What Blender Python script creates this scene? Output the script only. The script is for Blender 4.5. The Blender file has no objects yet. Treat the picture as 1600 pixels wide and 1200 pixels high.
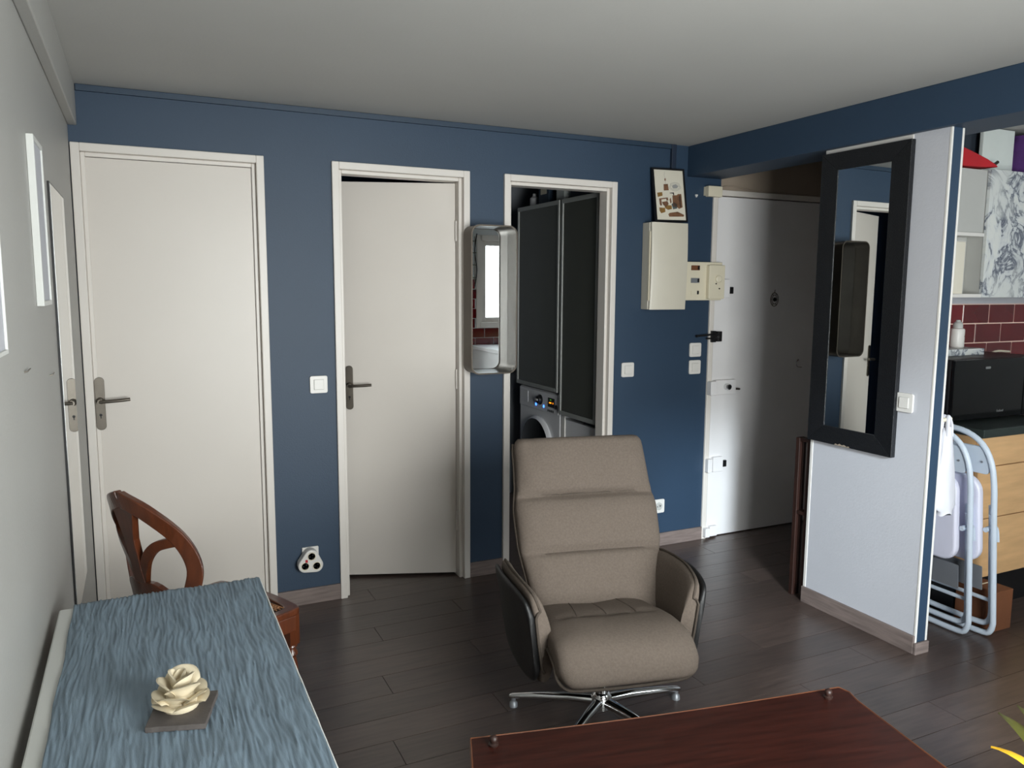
import bpy, bmesh, math, random
from math import sin, cos, pi, radians as rad
from mathutils import Vector, Matrix, noise

S = bpy.context.scene
COL = S.collection
random.seed(4)

# ------------------------------------------------------------------ camera
PITCH, ROLL, YAW, FPX = 0.124080361, 0.00593757604, 0.444063142, 1219.08
CAM = Vector((0.757027, -3.678818, 1.524092))
F = Vector((sin(YAW) * cos(PITCH), cos(YAW) * cos(PITCH), -sin(PITCH)))
R0 = Vector((cos(YAW), -sin(YAW), 0)); U0 = R0.cross(F)
Rv = R0 * cos(ROLL) + U0 * sin(ROLL); Uv = U0 * cos(ROLL) - R0 * sin(ROLL)
cd = bpy.data.cameras.new('camera'); cam = bpy.data.objects.new('camera', cd); COL.objects.link(cam)
M = Matrix((Rv, Uv, -F)).transposed().to_4x4(); M.translation = CAM
cam.matrix_world = M
cd.sensor_fit = 'HORIZONTAL'; cd.sensor_width = 36; cd.lens = 36 * FPX / 1600; cd.clip_start = 0.02
S.camera = cam
# ------------------------------------------------------------------ view, world, daylight through the two windows
S.view_settings.view_transform = 'Standard'; S.view_settings.look = 'None'
S.view_settings.gamma = 1; S.view_settings.use_curve_mapping = False
S.view_settings.exposure = 0.0
W = bpy.data.worlds.new('sky'); S.world = W; W.use_nodes = True
W.node_tree.nodes['Background'].inputs[0].default_value = (0.80, 0.90, 1.0, 1)
W.node_tree.nodes['Background'].inputs[1].default_value = 4.0
def area(name, loc, sx, sz, power, color):
    l = bpy.data.lights.new(name, 'AREA'); l.shape = 'RECTANGLE'; l.size = sx; l.size_y = sz
    l.energy = power; l.color = color
    o = bpy.data.objects.new(name, l); COL.objects.link(o); o.location = loc
    o.rotation_euler = (rad(90), 0, 0)          # shines towards +Y, into the room
    return o
LW = (1.35, 2.66, 0.30, 2.14)      # living room window, behind the camera: x0, x1, z0, z1
KW = (4.07, 4.97, 1.12, 2.03)      # kitchen window
REAR = -4.15
area('daylight_living', ((LW[0] + LW[1]) / 2, REAR - 0.27, (LW[2] + LW[3]) / 2), 1.27, 1.80, 182, (1.0, 0.98, 0.95))
area('daylight_kitchen', ((KW[0] + KW[1]) / 2, REAR - 0.27, (KW[2] + KW[3]) / 2), 0.94, 0.93, 25, (0.95, 0.975, 1.0))
sl_ = bpy.data.lights.new('low_sky_sun', 'SUN'); sl_.energy = 4.3; sl_.angle = rad(7); sl_.color = (0.84, 0.92, 1.0)
so_ = bpy.data.objects.new('low_sky_sun', sl_); COL.objects.link(so_)      # soft low sun behind thin cloud, through the living room window
AZ, EL = rad(23.7), rad(17.5)
so_.rotation_euler = Vector((sin(AZ) * cos(EL), cos(AZ) * cos(EL), -sin(EL))).to_track_quat('-Z', 'Y').to_euler()
S.cycles.max_bounces = 10; S.cycles.diffuse_bounces = 6; S.cycles.glossy_bounces = 5
S.cycles.transparent_max_bounces = 8; S.cycles.sample_clamp_indirect = 6.0
S.cycles.caustics_reflective = False; S.cycles.caustics_refractive = False

# ------------------------------------------------------------------ materials
def lin(c):
    return tuple(((v / 255) / 12.92 if v / 255 <= 0.04045 else ((v / 255 + 0.055) / 1.055) ** 2.4) for v in c) + (1,)
MATS = {}
def mat(name, rgb, rough=0.6, metal=0.0, vary=0.06, scale=6, bump=0.0, bscale=60, stretch=(1, 1, 1), spec=0.5, emit=None, es=1, coat=0.0, rand=0.0):
    m = bpy.data.materials.new(name); m.use_nodes = True; nt = m.node_tree; N = nt.nodes; L = nt.links
    b = N['Principled BSDF']
    b.inputs['Roughness'].default_value = rough; b.inputs['Metallic'].default_value = metal
    b.inputs['Specular IOR Level'].default_value = spec; b.inputs['Coat Weight'].default_value = coat
    tc = N.new('ShaderNodeTexCoord'); mp = N.new('ShaderNodeMapping'); mp.inputs['Scale'].default_value = stretch
    L.new(tc.outputs['Object'], mp.inputs['Vector'])
    oi = N.new('ShaderNodeObjectInfo'); ad = N.new('ShaderNodeVectorMath'); ad.operation = 'ADD'
    sc = N.new('ShaderNodeVectorMath'); sc.operation = 'SCALE'; sc.inputs['Scale'].default_value = 40
    cx = N.new('ShaderNodeCombineXYZ')
    for i in range(3): L.new(oi.outputs['Random'], cx.inputs[i])
    L.new(cx.outputs[0], sc.inputs[0]); L.new(mp.outputs[0], ad.inputs[0]); L.new(sc.outputs[0], ad.inputs[1])
    nz = N.new('ShaderNodeTexNoise'); nz.inputs['Scale'].default_value = scale; nz.inputs['Detail'].default_value = 5
    L.new(ad.outputs[0], nz.inputs['Vector'])
    c = lin(rgb)
    cr = N.new('ShaderNodeValToRGB'); e = cr.color_ramp.elements
    e[0].position = 0.3; e[1].position = 0.7
    e[0].color = tuple(max(0, v * (1 - vary)) for v in c[:3]) + (1,)
    e[1].color = tuple(min(1, v * (1 + vary)) for v in c[:3]) + (1,)
    L.new(nz.outputs['Fac'], cr.inputs[0])
    out = cr.outputs[0]
    if rand:
        mr = N.new('ShaderNodeMapRange'); mr.inputs[3].default_value = 1 - rand; mr.inputs[4].default_value = 1 + rand
        L.new(oi.outputs['Random'], mr.inputs[0])
        hs = N.new('ShaderNodeHueSaturation'); L.new(mr.outputs[0], hs.inputs['Value']); L.new(out, hs.inputs['Color']); out = hs.outputs[0]
    L.new(out, b.inputs['Base Color'])
    if bump:
        n2 = N.new('ShaderNodeTexNoise'); n2.inputs['Scale'].default_value = bscale; n2.inputs['Detail'].default_value = 3
        L.new(ad.outputs[0], n2.inputs['Vector'])
        bp = N.new('ShaderNodeBump'); bp.inputs['Strength'].default_value = bump; bp.inputs['Distance'].default_value = 0.003
        L.new(n2.outputs['Fac'], bp.inputs['Height']); L.new(bp.outputs[0], b.inputs['Normal'])
    if emit:
        b.inputs['Emission Color'].default_value = lin(emit); b.inputs['Emission Strength'].default_value = es
    MATS[name] = m
    return m
def marble(name):
    m = mat(name, (205, 208, 206), 0.35, vary=0.05, scale=3)
    nt = m.node_tree; N = nt.nodes; L = nt.links; b = N['Principled BSDF']
    tc = N.new('ShaderNodeTexCoord'); mp = N.new('ShaderNodeMapping'); mp.inputs['Rotation'].default_value = (0.3, 0.7, 0.2)
    L.new(tc.outputs['Object'], mp.inputs['Vector'])
    n = N.new('ShaderNodeTexNoise'); n.inputs['Scale'].default_value = 5.5; n.inputs['Detail'].default_value = 9
    n.inputs['Roughness'].default_value = 0.6; n.inputs['Distortion'].default_value = 1.6
    L.new(mp.outputs[0], n.inputs['Vector'])
    r = N.new('ShaderNodeValToRGB'); e = r.color_ramp.elements
    e[0].position = 0.40; e[0].color = lin((212, 214, 210)); e[1].position = 0.60; e[1].color = lin((205, 208, 206))
    for p, c in ((0.47, (196, 200, 202)), (0.495, (88, 94, 108)), (0.51, (96, 102, 116)), (0.56, (192, 196, 198))):
        x = e.new(p); x.color = lin(c)
    n2 = N.new('ShaderNodeTexNoise'); n2.inputs['Scale'].default_value = 5; n2.inputs['Detail'].default_value = 2; L.new(tc.outputs['Object'], n2.inputs['Vector'])
    r2 = N.new('ShaderNodeValToRGB'); r2.color_ramp.elements[0].position = 0.30; r2.color_ramp.elements[1].position = 0.48; L.new(n2.outputs['Fac'], r2.inputs[0])
    mx = N.new('ShaderNodeMix'); mx.data_type = 'RGBA'; mx.inputs[6].default_value = lin((206, 209, 206))
    L.new(r2.outputs[0], mx.inputs[0]); L.new(n.outputs['Fac'], r.inputs[0]); L.new(r.outputs[0], mx.inputs[7]); L.new(mx.outputs[2], b.inputs['Base Color'])
    return m
def glass(name, tint=(0.95, 0.97, 0.97)):
    m = bpy.data.materials.new(name); m.use_nodes = True; N = m.node_tree.nodes; L = m.node_tree.links
    N.remove(N['Principled BSDF'])
    t = N.new('ShaderNodeBsdfTransparent'); t.inputs[0].default_value = (*tint, 1)
    g = N.new('ShaderNodeBsdfGlossy'); g.inputs['Roughness'].default_value = 0.02
    x = N.new('ShaderNodeMixShader'); x.inputs[0].default_value = 0.06
    L.new(t.outputs[0], x.inputs[1]); L.new(g.outputs[0], x.inputs[2]); L.new(x.outputs[0], N['Material Output'].inputs[0])
    return m
BLUE = mat('blue_paint', (38, 58, 79), 0.55, bump=0.15, bscale=140, vary=0.05, scale=2)
BLUE2 = mat('blue_paint_trim', (36, 54, 72), 0.5, vary=0.05)
BLUED = mat('dark_blue_trunking', (28, 40, 58), 0.5, vary=0.05)
GREYW = mat('pale_grey_wall', (186, 187, 193), 0.7, bump=0.2, bscale=120, vary=0.02, scale=3)
LEFTW = mat('left_wall_paint', (164, 163, 159), 0.5, bump=0.2, bscale=120, vary=0.02, scale=3)
CEIL = mat('ceiling_paint', (178, 177, 173), 0.8, bump=0.15, bscale=90, vary=0.02, scale=2)
DOORW = mat('white_door_paint', (204, 197, 189), 0.42, vary=0.02, scale=2, bump=0.05, bscale=30)
FRAMEW = mat('white_frame_paint', (212, 206, 199), 0.4, vary=0.02, scale=4)
FRONTD = mat('entrance_door_paint', (222, 220, 220), 0.5, vary=0.04, scale=3, bump=0.1, bscale=40)
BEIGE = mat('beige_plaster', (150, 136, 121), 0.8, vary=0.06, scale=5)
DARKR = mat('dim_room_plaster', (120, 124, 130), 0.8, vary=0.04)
DARKB = mat('dark_blue_plaster', (62, 82, 112), 0.8, vary=0.04)
PLANK = mat('dark_laminate', (71, 59, 54), 0.33, vary=0.30, scale=5, stretch=(1.2, 14, 1), bump=0.06, bscale=14, rand=0.16, spec=0.9)
GAP = mat('dark_base', (22, 21, 21), 0.8)  # near-black floor base seen in the plank joints, also the plant soil
SKIRT = mat('greywood_skirting', (116, 103, 98), 0.55, vary=0.25, scale=5, stretch=(1.5, 1.5, 16))
WHITEP = mat('white_plastic', (214, 211, 206), 0.35, vary=0.01)
CREAMP = mat('cream_plastic', (214, 206, 184), 0.45, vary=0.02)
IVORY = mat('ivory_enamel', (198, 192, 177), 0.4, vary=0.02)
BLACKP = mat('black_plastic', (18, 18, 20), 0.4, vary=0.05)
BLACKG = mat('black_gloss', (7, 8, 9), 0.12, vary=0.02)
CHROME = mat('chrome', (214, 214, 214), 0.10, 1.0, vary=0.01)
NICKEL = mat('brushed_nickel', (112, 106, 98), 0.35, 1.0, vary=0.08, scale=30)
BRASSL = mat('champagne_metal', (88, 81, 74), 0.42, 1.0, vary=0.10, scale=9, bump=0.25, bscale=9)
MIRROR = mat('mirror_silver', (236, 240, 240), 0.0, 1.0, vary=0.0)
FABRIC = mat('greige_fabric', (102, 92, 84), 0.92, vary=0.10, scale=140, bump=0.5, bscale=420, spec=0.2)
FABRICD = mat('greige_piping', (80, 72, 65), 0.92, vary=0.10, scale=140, bump=0.4, bscale=420, spec=0.2)
LEATHER = mat('black_leatherette', (15, 15, 16), 0.5, vary=0.1, bump=0.3, bscale=120)
MAHOG = mat('mahogany', (50, 21, 15), 0.36, vary=0.35, scale=7, stretch=(1, 12, 12), coat=0.04, spec=0.25)
MAHOGR = mat('mahogany_highlight', (92, 52, 30), 0.35, vary=0.2, scale=7)  # lighter brown paints the golden highlight along the coffee table edge
CHAIRW = mat('cherry_wood', (84, 42, 22), 0.30, vary=0.30, scale=9, stretch=(6, 6, 1), coat=0.3)
CANE = mat('woven_cane', (140, 98, 66), 0.7, vary=0.3, scale=60)
CANEH = mat('cane_gap', (46, 28, 18), 0.8)
DARKW = mat('dark_walnut', (42, 22, 16), 0.5, vary=0.25, scale=8, stretch=(6, 6, 1))
CLOTH = mat('blue_runner', (113, 130, 143), 0.62, vary=0.20, scale=9, stretch=(6, 0.8, 1), bump=0.25, bscale=120)
TABLEW = mat('white_tabletop', (205, 206, 202), 0.4, vary=0.02)
PLASTER = mat('cream_plaster', (206, 194, 168), 0.75, vary=0.06, scale=20, bump=0.2, bscale=90)
SLATE = mat('grey_slate', (86, 80, 77), 0.75, vary=0.2, scale=22, bump=0.6, bscale=60)
ALU = mat('aluminium_profile', (160, 162, 158), 0.4, 0.3, vary=0.05)
SMOKE = mat('smoked_glass', (76, 78, 73), 0.08, vary=0.02, spec=0.6)
APPL = mat('appliance_white', (212, 212, 214), 0.35, vary=0.01)
LEDB = mat('blue_led', (40, 80, 255), 0.4, emit=(60, 120, 255), es=4)
LEDO = mat('orange_led', (255, 140, 20), 0.4, emit=(255, 140, 20), es=2.5)
LEDG = mat('green_led', (90, 160, 40), 0.4, emit=(80, 170, 40), es=0.5)
TILE = mat('oxblood_tile', (98, 15, 21), 0.12, vary=0.12, scale=5, rand=0.22, coat=0.3)
GROUT = mat('pink_grout', (236, 204, 190), 0.8)
MARBLE = marble('marble_laminate')
CABG = mat('cabinet_grey', (178, 178, 174), 0.5, vary=0.02)
WORK = mat('dark_worktop', (44, 52, 50), 0.35, vary=0.15, scale=30)
MAPLE = mat('tan_maple', (206, 166, 120), 0.45, vary=0.10, scale=5, stretch=(1, 1, 7))
PALEB = mat('pale_blue_enamel', (198, 210, 224), 0.35, vary=0.02)
LAV = mat('lavender_vinyl', (222, 223, 240), 0.45, vary=0.02)
GREYM = mat('grey_steel_sheet', (150, 154, 160), 0.4, 0.5, vary=0.05)
BAG = mat('white_carrier_plastic', (206, 206, 213), 0.4, vary=0.03)
RED = mat('red_cloth', (176, 26, 36), 0.7, vary=0.15)
PURPLE = mat('purple_fabric', (62, 20, 88), 0.8, vary=0.25, scale=20)
BOXG = mat('dark_slate_board', (48, 56, 66), 0.6)
PALEC = mat('pale_card', (206, 212, 208), 0.7)
CARD = mat('brown_cardboard', (104, 62, 36), 0.8, vary=0.15)
MBLACK = mat('black_embossed_frame', (15, 17, 21), 0.42, vary=0.2, scale=90, bump=0.9, bscale=170, stretch=(1, 1, 1))
PAPER = mat('print_paper', (214, 208, 192), 0.6, vary=0.02)
INKB = mat('print_brown', (112, 78, 54), 0.7, vary=0.3, scale=40)
INKO = mat('print_ochre', (134, 100, 48), 0.7, vary=0.2, scale=40)
INKG = mat('print_grey', (150, 150, 148), 0.7)
INKD = mat('print_dark', (44, 38, 36), 0.7)
INKT = mat('print_teal', (84, 96, 98), 0.7)
LEAFG = mat('dry_green_leaf', (96, 96, 40), 0.5, vary=0.3)
LEAFY = mat('yellow_leaf', (214, 164, 40), 0.5, vary=0.2)
TERRA = mat('dark_clay', (70, 50, 40), 0.7)
CLEAR = glass('window_glass')
RWALL = mat('rear_wall_paint', (200, 204, 206), 0.7)

# ------------------------------------------------------------------ mesh helpers
class MB:
    def __init__(s): s.v = []; s.f = []; s.m = []
    def add(s, vs, fs, m=0):
        o = len(s.v); s.v += [tuple(v) for v in vs]
        for f in fs: s.f.append([o + i for i in f]); s.m.append(m)
        return s
    def box(s, x0, x1, y0, y1, z0, z1, m=0, T=None):
        vs = [Vector((x, y, z)) for z in (z0, z1) for y in (y0, y1) for x in (x0, x1)]
        if T is not None: vs = [T @ v for v in vs]
        return s.add(vs, [(0, 2, 3, 1), (4, 5, 7, 6), (0, 1, 5, 4), (2, 6, 7, 3), (0, 4, 6, 2), (1, 3, 7, 5)], m)
    def rings(s, rings, m=0, closed=True, caps=True):
        n = len(rings[0]); vs = [v for r in rings for v in r]; fs = []
        for i in range(len(rings) - 1):
            for j in range(n if closed else n - 1):
                a = i * n + j; b = i * n + (j + 1) % n
                fs.append((a, b, b + n, a + n))
        if caps and closed:
            fs.append(tuple(range(n - 1, -1, -1))); fs.append(tuple((len(rings) - 1) * n + j for j in range(n)))
        return s.add(vs, fs, m)
    def tube(s, path, r, n=10, m=0, loop=False, flat=1.0, ref=None):
        P = [Vector(p) for p in path]; k = len(P); rr = r if isinstance(r, (list, tuple)) else [r] * k
        t0 = (P[1] - P[0]).normalized()
        up = Vector(ref) if ref else (Vector((0, 0, 1)) if abs(t0.z) < 0.9 else Vector((1, 0, 0)))
        nrm = (up - t0 * up.dot(t0)).normalized(); out = []
        for i in range(k):
            if loop: t = (P[(i + 1) % k] - P[i - 1]).normalized()
            else: t = (P[min(i + 1, k - 1)] - P[max(i - 1, 0)]).normalized()
            nrm = (nrm - t * nrm.dot(t)).normalized(); bi = t.cross(nrm)
            out.append([P[i] + (nrm * cos(2 * pi * j / n) * flat + bi * sin(2 * pi * j / n)) * rr[i] for j in range(n)])
        if loop: out.append(out[0])
        return s.rings(out, m, caps=not loop)
    def cyl(s, p0, p1, r0, r1=None, n=20, m=0):
        return s.tube([p0, p1], [r0, r0 if r1 is None else r1], n, m)
    def lathe(s, prof, c=(0, 0, 0), n=24, m=0, T=None):
        rs = []
        for r, z in prof:
            ring = [Vector((c[0] + r * cos(2 * pi * j / n), c[1] + r * sin(2 * pi * j / n), c[2] + z)) for j in range(n)]
            rs.append([T @ v for v in ring] if T is not None else ring)
        return s.rings(rs, m)
    def prism(s, poly, d0, d1, fn, m=0):
        n = len(poly); a = [fn(u, v, d0) for u, v in poly]; b = [fn(u, v, d1) for u, v in poly]
        return s.add(a + b, [tuple(range(n - 1, -1, -1)), tuple(range(n, 2 * n))] + [(i, (i + 1) % n, n + (i + 1) % n, n + i) for i in range(n)], m)
    def build(s, name, mats, parent=None, smooth=None, bevel=0, seg=2, loc=None):
        me = bpy.data.meshes.new(name); me.from_pydata(s.v, [], s.f)
        mats = mats if isinstance(mats, (list, tuple)) else [mats]
        for x in mats: me.materials.append(x)
        for p, i in zip(me.polygons, s.m): p.material_index = i
        bm = bmesh.new(); bm.from_mesh(me); bmesh.ops.recalc_face_normals(bm, faces=bm.faces); bm.to_mesh(me); bm.free()
        if smooth is not None:
            for p in me.polygons: p.use_smooth = True
            me.set_sharp_from_angle(angle=rad(smooth))
        o = bpy.data.objects.new(name, me); COL.objects.link(o)
        if parent is not None: o.parent = parent
        if loc is not None: o.location = loc
        if bevel:
            b = o.modifiers.new('bevel', 'BEVEL'); b.width = bevel; b.segments = seg; b.limit_method = 'ANGLE'; b.angle_limit = rad(40)
        return o
def rrect(u0, u1, v0, v1, r, n=5):
    pts = []
    for cx, cy, a in ((u1 - r, v1 - r, 0), (u0 + r, v1 - r, 90), (u0 + r, v0 + r, 180), (u1 - r, v0 + r, 270)):
        for i in range(n + 1):
            t = rad(a + 90 * i / n); pts.append((cx + r * cos(t), cy + r * sin(t)))
    return pts
XZ = lambda y0=0.0: (lambda u, v, d: Vector((u, y0 - d, v)))     # depth grows towards the camera (-Y)
XY = lambda u, v, d: Vector((u, v, d))
YZl = lambda x0: (lambda u, v, d: Vector((x0 - d, u, v)))        # depth grows towards -X
YZr = lambda x0: (lambda u, v, d: Vector((x0 + d, u, v)))        # depth grows towards +X
def tag(o, label, cat, group=None, kind=None):
    o['label'] = label; o['category'] = cat
    if group: o['group'] = group
    if kind: o['kind'] = kind
    return o
def thing(name, label, cat, loc=(0, 0, 0), rz=0, group=None, kind=None):
    o = bpy.data.objects.new(name, None); COL.objects.link(o); o.location = loc; o.rotation_euler = (0, 0, rz)
    o.empty_display_size = 0.1
    return tag(o, label, cat, group, kind)
def copy_tree(o, parent=None, only=None):
    c = o.copy(); COL.objects.link(c)
    if parent: c.parent = parent
    for ch in list(o.children): copy_tree(ch, c)
    return c
def bez(p0, p1, p2, p3, n=12):
    P = [Vector(p) for p in (p0, p1, p2, p3)]
    return [P[0] * (1 - t) ** 3 + P[1] * 3 * t * (1 - t) ** 2 + P[2] * 3 * t * t * (1 - t) + P[3] * t ** 3 for t in [i / n for i in range(n + 1)]]
def smoothpath(pts, n=6):
    P = [Vector(p) for p in pts]; out = []
    for i in range(len(P) - 1):
        a = P[max(i - 1, 0)]; b = P[i]; c = P[i + 1]; d = P[min(i + 2, len(P) - 1)]
        for k in range(n):
            t = k / n
            out.append(0.5 * ((2 * b) + (c - a) * t + (2 * a - 5 * b + 4 * c - d) * t * t + (3 * b - a - 3 * c + d) * t ** 3))
    out.append(P[-1]); return out
def lerp(tab, x):
    for (a, va), (b, vb) in zip(tab, tab[1:]):
        if x <= b:
            t = (x - a) / (b - a) if b > a else 0
            t = t * t * (3 - 2 * t) if False else t
            return va + (vb - va) * max(0, min(1, t))
    return tab[-1][1]

# ------------------------------------------------------------------ structure
HC, HB = 2.318, 2.15
XL, XP, XP2 = 0.53, 3.632, 3.703
XR = 6.2
PY0, PY1 = -1.587, -0.978
KY = -0.93                       # tiled kitchen wall, front face
# floor: every laminate plank is a piece
fl = MB().box(XL - 0.1, XR, REAR, 1.6, -0.05, -0.004).build('floor', GAP)
tag(fl, 'dark grey wood laminate floor of the whole flat', 'floor', kind='structure')
PW, y, row = 0.148, 0.0, 0
pl_cache = {}
def plank(x0, x1, y0, y1):
    key = (round(x1 - x0, 3), round(y1 - y0, 3))
    if key not in pl_cache:
        w, h = key; g = 0.0012
        mb = MB().box(g, w - g, g, h - g, -0.004, 0.0)
        pl_cache[key] = mb.build('plank', PLANK, fl, loc=(x0, y0, 0))
    else:
        o = pl_cache[key].copy(); COL.objects.link(o); o.location = (x0, y0, 0)
yy = 0.05
while yy > -3.2:
    off = (0.43 * row) % 1.2; x0 = XL
    xe = 4.72 if yy > -0.9 else (5.7 if yy < -1.4 else 5.0)
    x1 = XL + 1.2 - off
    while x0 < xe:
        plank(x0, min(x1, xe), yy - PW, yy); x0 = x1; x1 = x0 + 1.2
    yy -= PW; row += 1
fb = MB().box(XL, XR, REAR, yy, -0.004, 0.0).build('floor_rear_run', PLANK, fl)
MB().box(1.3, 3.9, 0.05, 1.5, -0.004, 0.0).build('floor_back_rooms', PLANK, fl)
tag(MB().box(XL - 0.1, XR + 0.1, REAR - 0.2, 1.7, HC, HC + 0.1).build('ceiling', CEIL), 'matt pale grey ceiling over the whole room', 'ceiling', kind='structure')

D1 = (0.534, 1.282); D2 = (1.581, 2.264); D3 = (2.453, 3.128); D4 = (3.79, 4.68); HD = 2.09
wb = MB()
segs = [(XL - 0.1, D1[0] + 0.01), (D1[1] - 0.01, D2[0] + 0.01), (D2[1] - 0.01, D3[0] + 0.01), (D3[1] - 0.01, D4[0] + 0.01)]
for a, b in segs: wb.box(a, b, 0, 0.12, 0, HC)
for a, b in (D1, D2, D3): wb.box(a + 0.01, b - 0.01, 0, 0.12, HD - 0.01, HC)
wb.box(D4[0] + 0.01, 3.848, 0, 0.12, HD - 0.01, HC)
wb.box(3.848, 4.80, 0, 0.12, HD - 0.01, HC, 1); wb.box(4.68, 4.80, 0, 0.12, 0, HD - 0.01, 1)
wb.box(D4[0] + 0.01, 4.80, 0.13, 0.2, 0, HD, 2)
tag(wb.build('wall_back', [BLUE, BEIGE, DARKB]), 'dark blue painted wall with four doorways', 'wall', kind='structure')
tag(MB().box(XL - 0.12, XL, REAR, 0.12, 0, HC).build('wall_left', LEFTW), 'pale grey wall along the table on the left', 'wall', kind='structure')
# boxed ledge under the ceiling on the left wall
tag(MB().box(XL, 0.563, REAR, 0, 2.157, HC).build('trim_1', LEFTW, bevel=0.004), 'pale grey boxed ledge along the top of the left wall', 'ledge', kind='structure')
tag(MB().box(3.602, 3.846, REAR, 0, HB, HC).build('trim_2', BLUE, bevel=0.004), 'deep blue ceiling beam above the partition', 'beam', kind='structure')
tag(MB().box(0.565, 3.478, -0.016, 0, HC - 0.026, HC - 0.001).build('trim_3', BLUE2, bevel=0.002), 'slim blue cable trunking running under the ceiling', 'trunking', kind='structure')
tag(MB().box(3.478, 3.508, -0.02, 0, 1.89, HC - 0.001).build('trim_4', BLUED, bevel=0.002), 'short dark blue upright cable trunking above the picture', 'trunking', kind='structure')
# partition with blue end and white corner beads
wp = MB()
wp.box(XP, XP2, PY0, PY1, 0, HB)
tag(wp.build('wall_partition', GREYW), 'pale grey partition carrying the tall black mirror', 'wall', kind='structure')
wpo = bpy.data.objects['wall_partition']
MB().box(XP + 0.008, XP2 - 0.008, PY0 - 0.003, PY0, 0.03, HB).build('end_panel', BLUE, wpo)
for x0, x1 in ((XP - 0.0015, XP + 0.009), (XP2 - 0.009, XP2 + 0.0015)):
    MB().box(x0, x1, PY0 - 0.006, PY0 + 0.004, 0.02, HB).build('corner_bead', WHITEP, wpo, bevel=0.002)
MB().box(XP - 0.003, XP + 0.012, PY1 - 0.012, PY1 + 0.004, 0.075, HB).build('corner_bead', WHITEP, wpo, bevel=0.002)
MB().box(XP - 0.006, XP, PY1 + 0.0, PY0 + 0.16, HB - 0.022, HB - 0.002).build('top_bead', WHITEP, wpo, bevel=0.002)
# skirtings
sk = MB().box(XP - 0.012, XP, PY0 - 0.004, PY1 + 0.006, 0, 0.078)
sk.box(XP - 0.012, XP2, PY0 - 0.018, PY0 - 0.006, 0, 0.05)
tag(sk.build('baseboard_partition', SKIRT, bevel=0.002), 'grey wood skirting at the foot of the partition', 'skirting', kind='structure')
sb = MB()
for a, b in ((D1[1], D2[0]), (D2[1], D3[0]), (D3[1], D4[0])): sb.box(a, b, -0.012, 0, 0, 0.078)
tag(sb.build('baseboard_back', SKIRT, bevel=0.002), 'grey wood skirting along the blue wall', 'skirting', kind='structure')
# hall end and tiled kitchen wall
wk = MB().box(3.745, XR, KY, -0.86, 0, HC, 0).box(3.745, XR, KY - 0.004, KY, 0.88, 1.447, 1).box(3.7035, 3.76, -0.985, -0.937, 0, HB, 0)  # last box: hidden filler added to stop light leaking into the hall
tag(wk.build('wall_kitchen', [GREYW, GROUT]), 'kitchen wall with dark red brick shaped tiles', 'wall', kind='structure')
wko = bpy.data.objects['wall_kitchen']
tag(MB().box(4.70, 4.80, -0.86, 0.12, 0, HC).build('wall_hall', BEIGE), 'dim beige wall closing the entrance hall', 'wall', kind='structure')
tag(MB().box(XR, XR + 0.1, REAR, -0.86, 0, HC).build('wall_right', RWALL), 'pale kitchen wall on the far right', 'wall', kind='structure')
tm = {}
def tile(par, x, z, w, h, fy, face):
    key = (round(w, 3), round(h, 3), face)
    if key not in tm:
        me = MB().prism(rrect(0, w, 0, h, 0.004, 2), 0, 0.0035, (lambda u, v, d: Vector((u, face * d, v)))).build('tile', TILE, par, loc=(x, fy, z)); tm[key] = me
        b = me.modifiers.new('bevel', 'BEVEL'); b.width = 0.0015; b.segments = 1
    else:
        o = tm[key].copy(); COL.objects.link(o); o.parent = par; o.location = (x, fy, z)
TWd, THt = 0.212, 0.0985
for r in range(6):
    z1 = 1.4425 - r * 0.1045
    x = 3.80 - (0.107 if r % 2 else 0.0) + 0.055
    while x < 6.1:
        if x + TWd > 3.95: tile(wko, x, z1 - THt, TWd, THt, KY - 0.004, -1)
        x += TWd + 0.006
# rear wall with the two windows (seen in the small mirror)
wr = MB(); xs = [XL - 0.1, LW[0], LW[1], KW[0], KW[1], XR + 0.1]
for a, b in ((xs[0], xs[1]), (xs[2], xs[3]), (xs[4], xs[5])): wr.box(a, b, REAR - 0.2, REAR, 0, HC)
for w in (LW, KW):
    wr.box(w[0], w[1], REAR - 0.2, REAR, 0, w[2]); wr.box(w[0], w[1], REAR - 0.2, REAR, w[3], HC)
wr.box(3.78, XR, REAR, REAR + 0.004, 0.9, 1.66, 1) if False else None
tag(wr.build('wall_rear', [RWALL, GROUT]), 'pale wall with two windows behind the viewer', 'wall', kind='structure')
wro = bpy.data.objects['wall_rear']
for r in range(8):
    z1 = 1.5975 - r * 0.1045; x = 3.80 - (0.107 if r % 2 else 0)
    while x < 5.0:
        xa, xb = x, x + TWd
        if z1 > KW[2] - 0.042 and xb > KW[0] - 0.042: xb = KW[0] - 0.042
        if xb - xa > 0.04: tile(wro, xa, z1 - THt, xb - xa, THt, REAR, 1)
        x += TWd + 0.006
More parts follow.
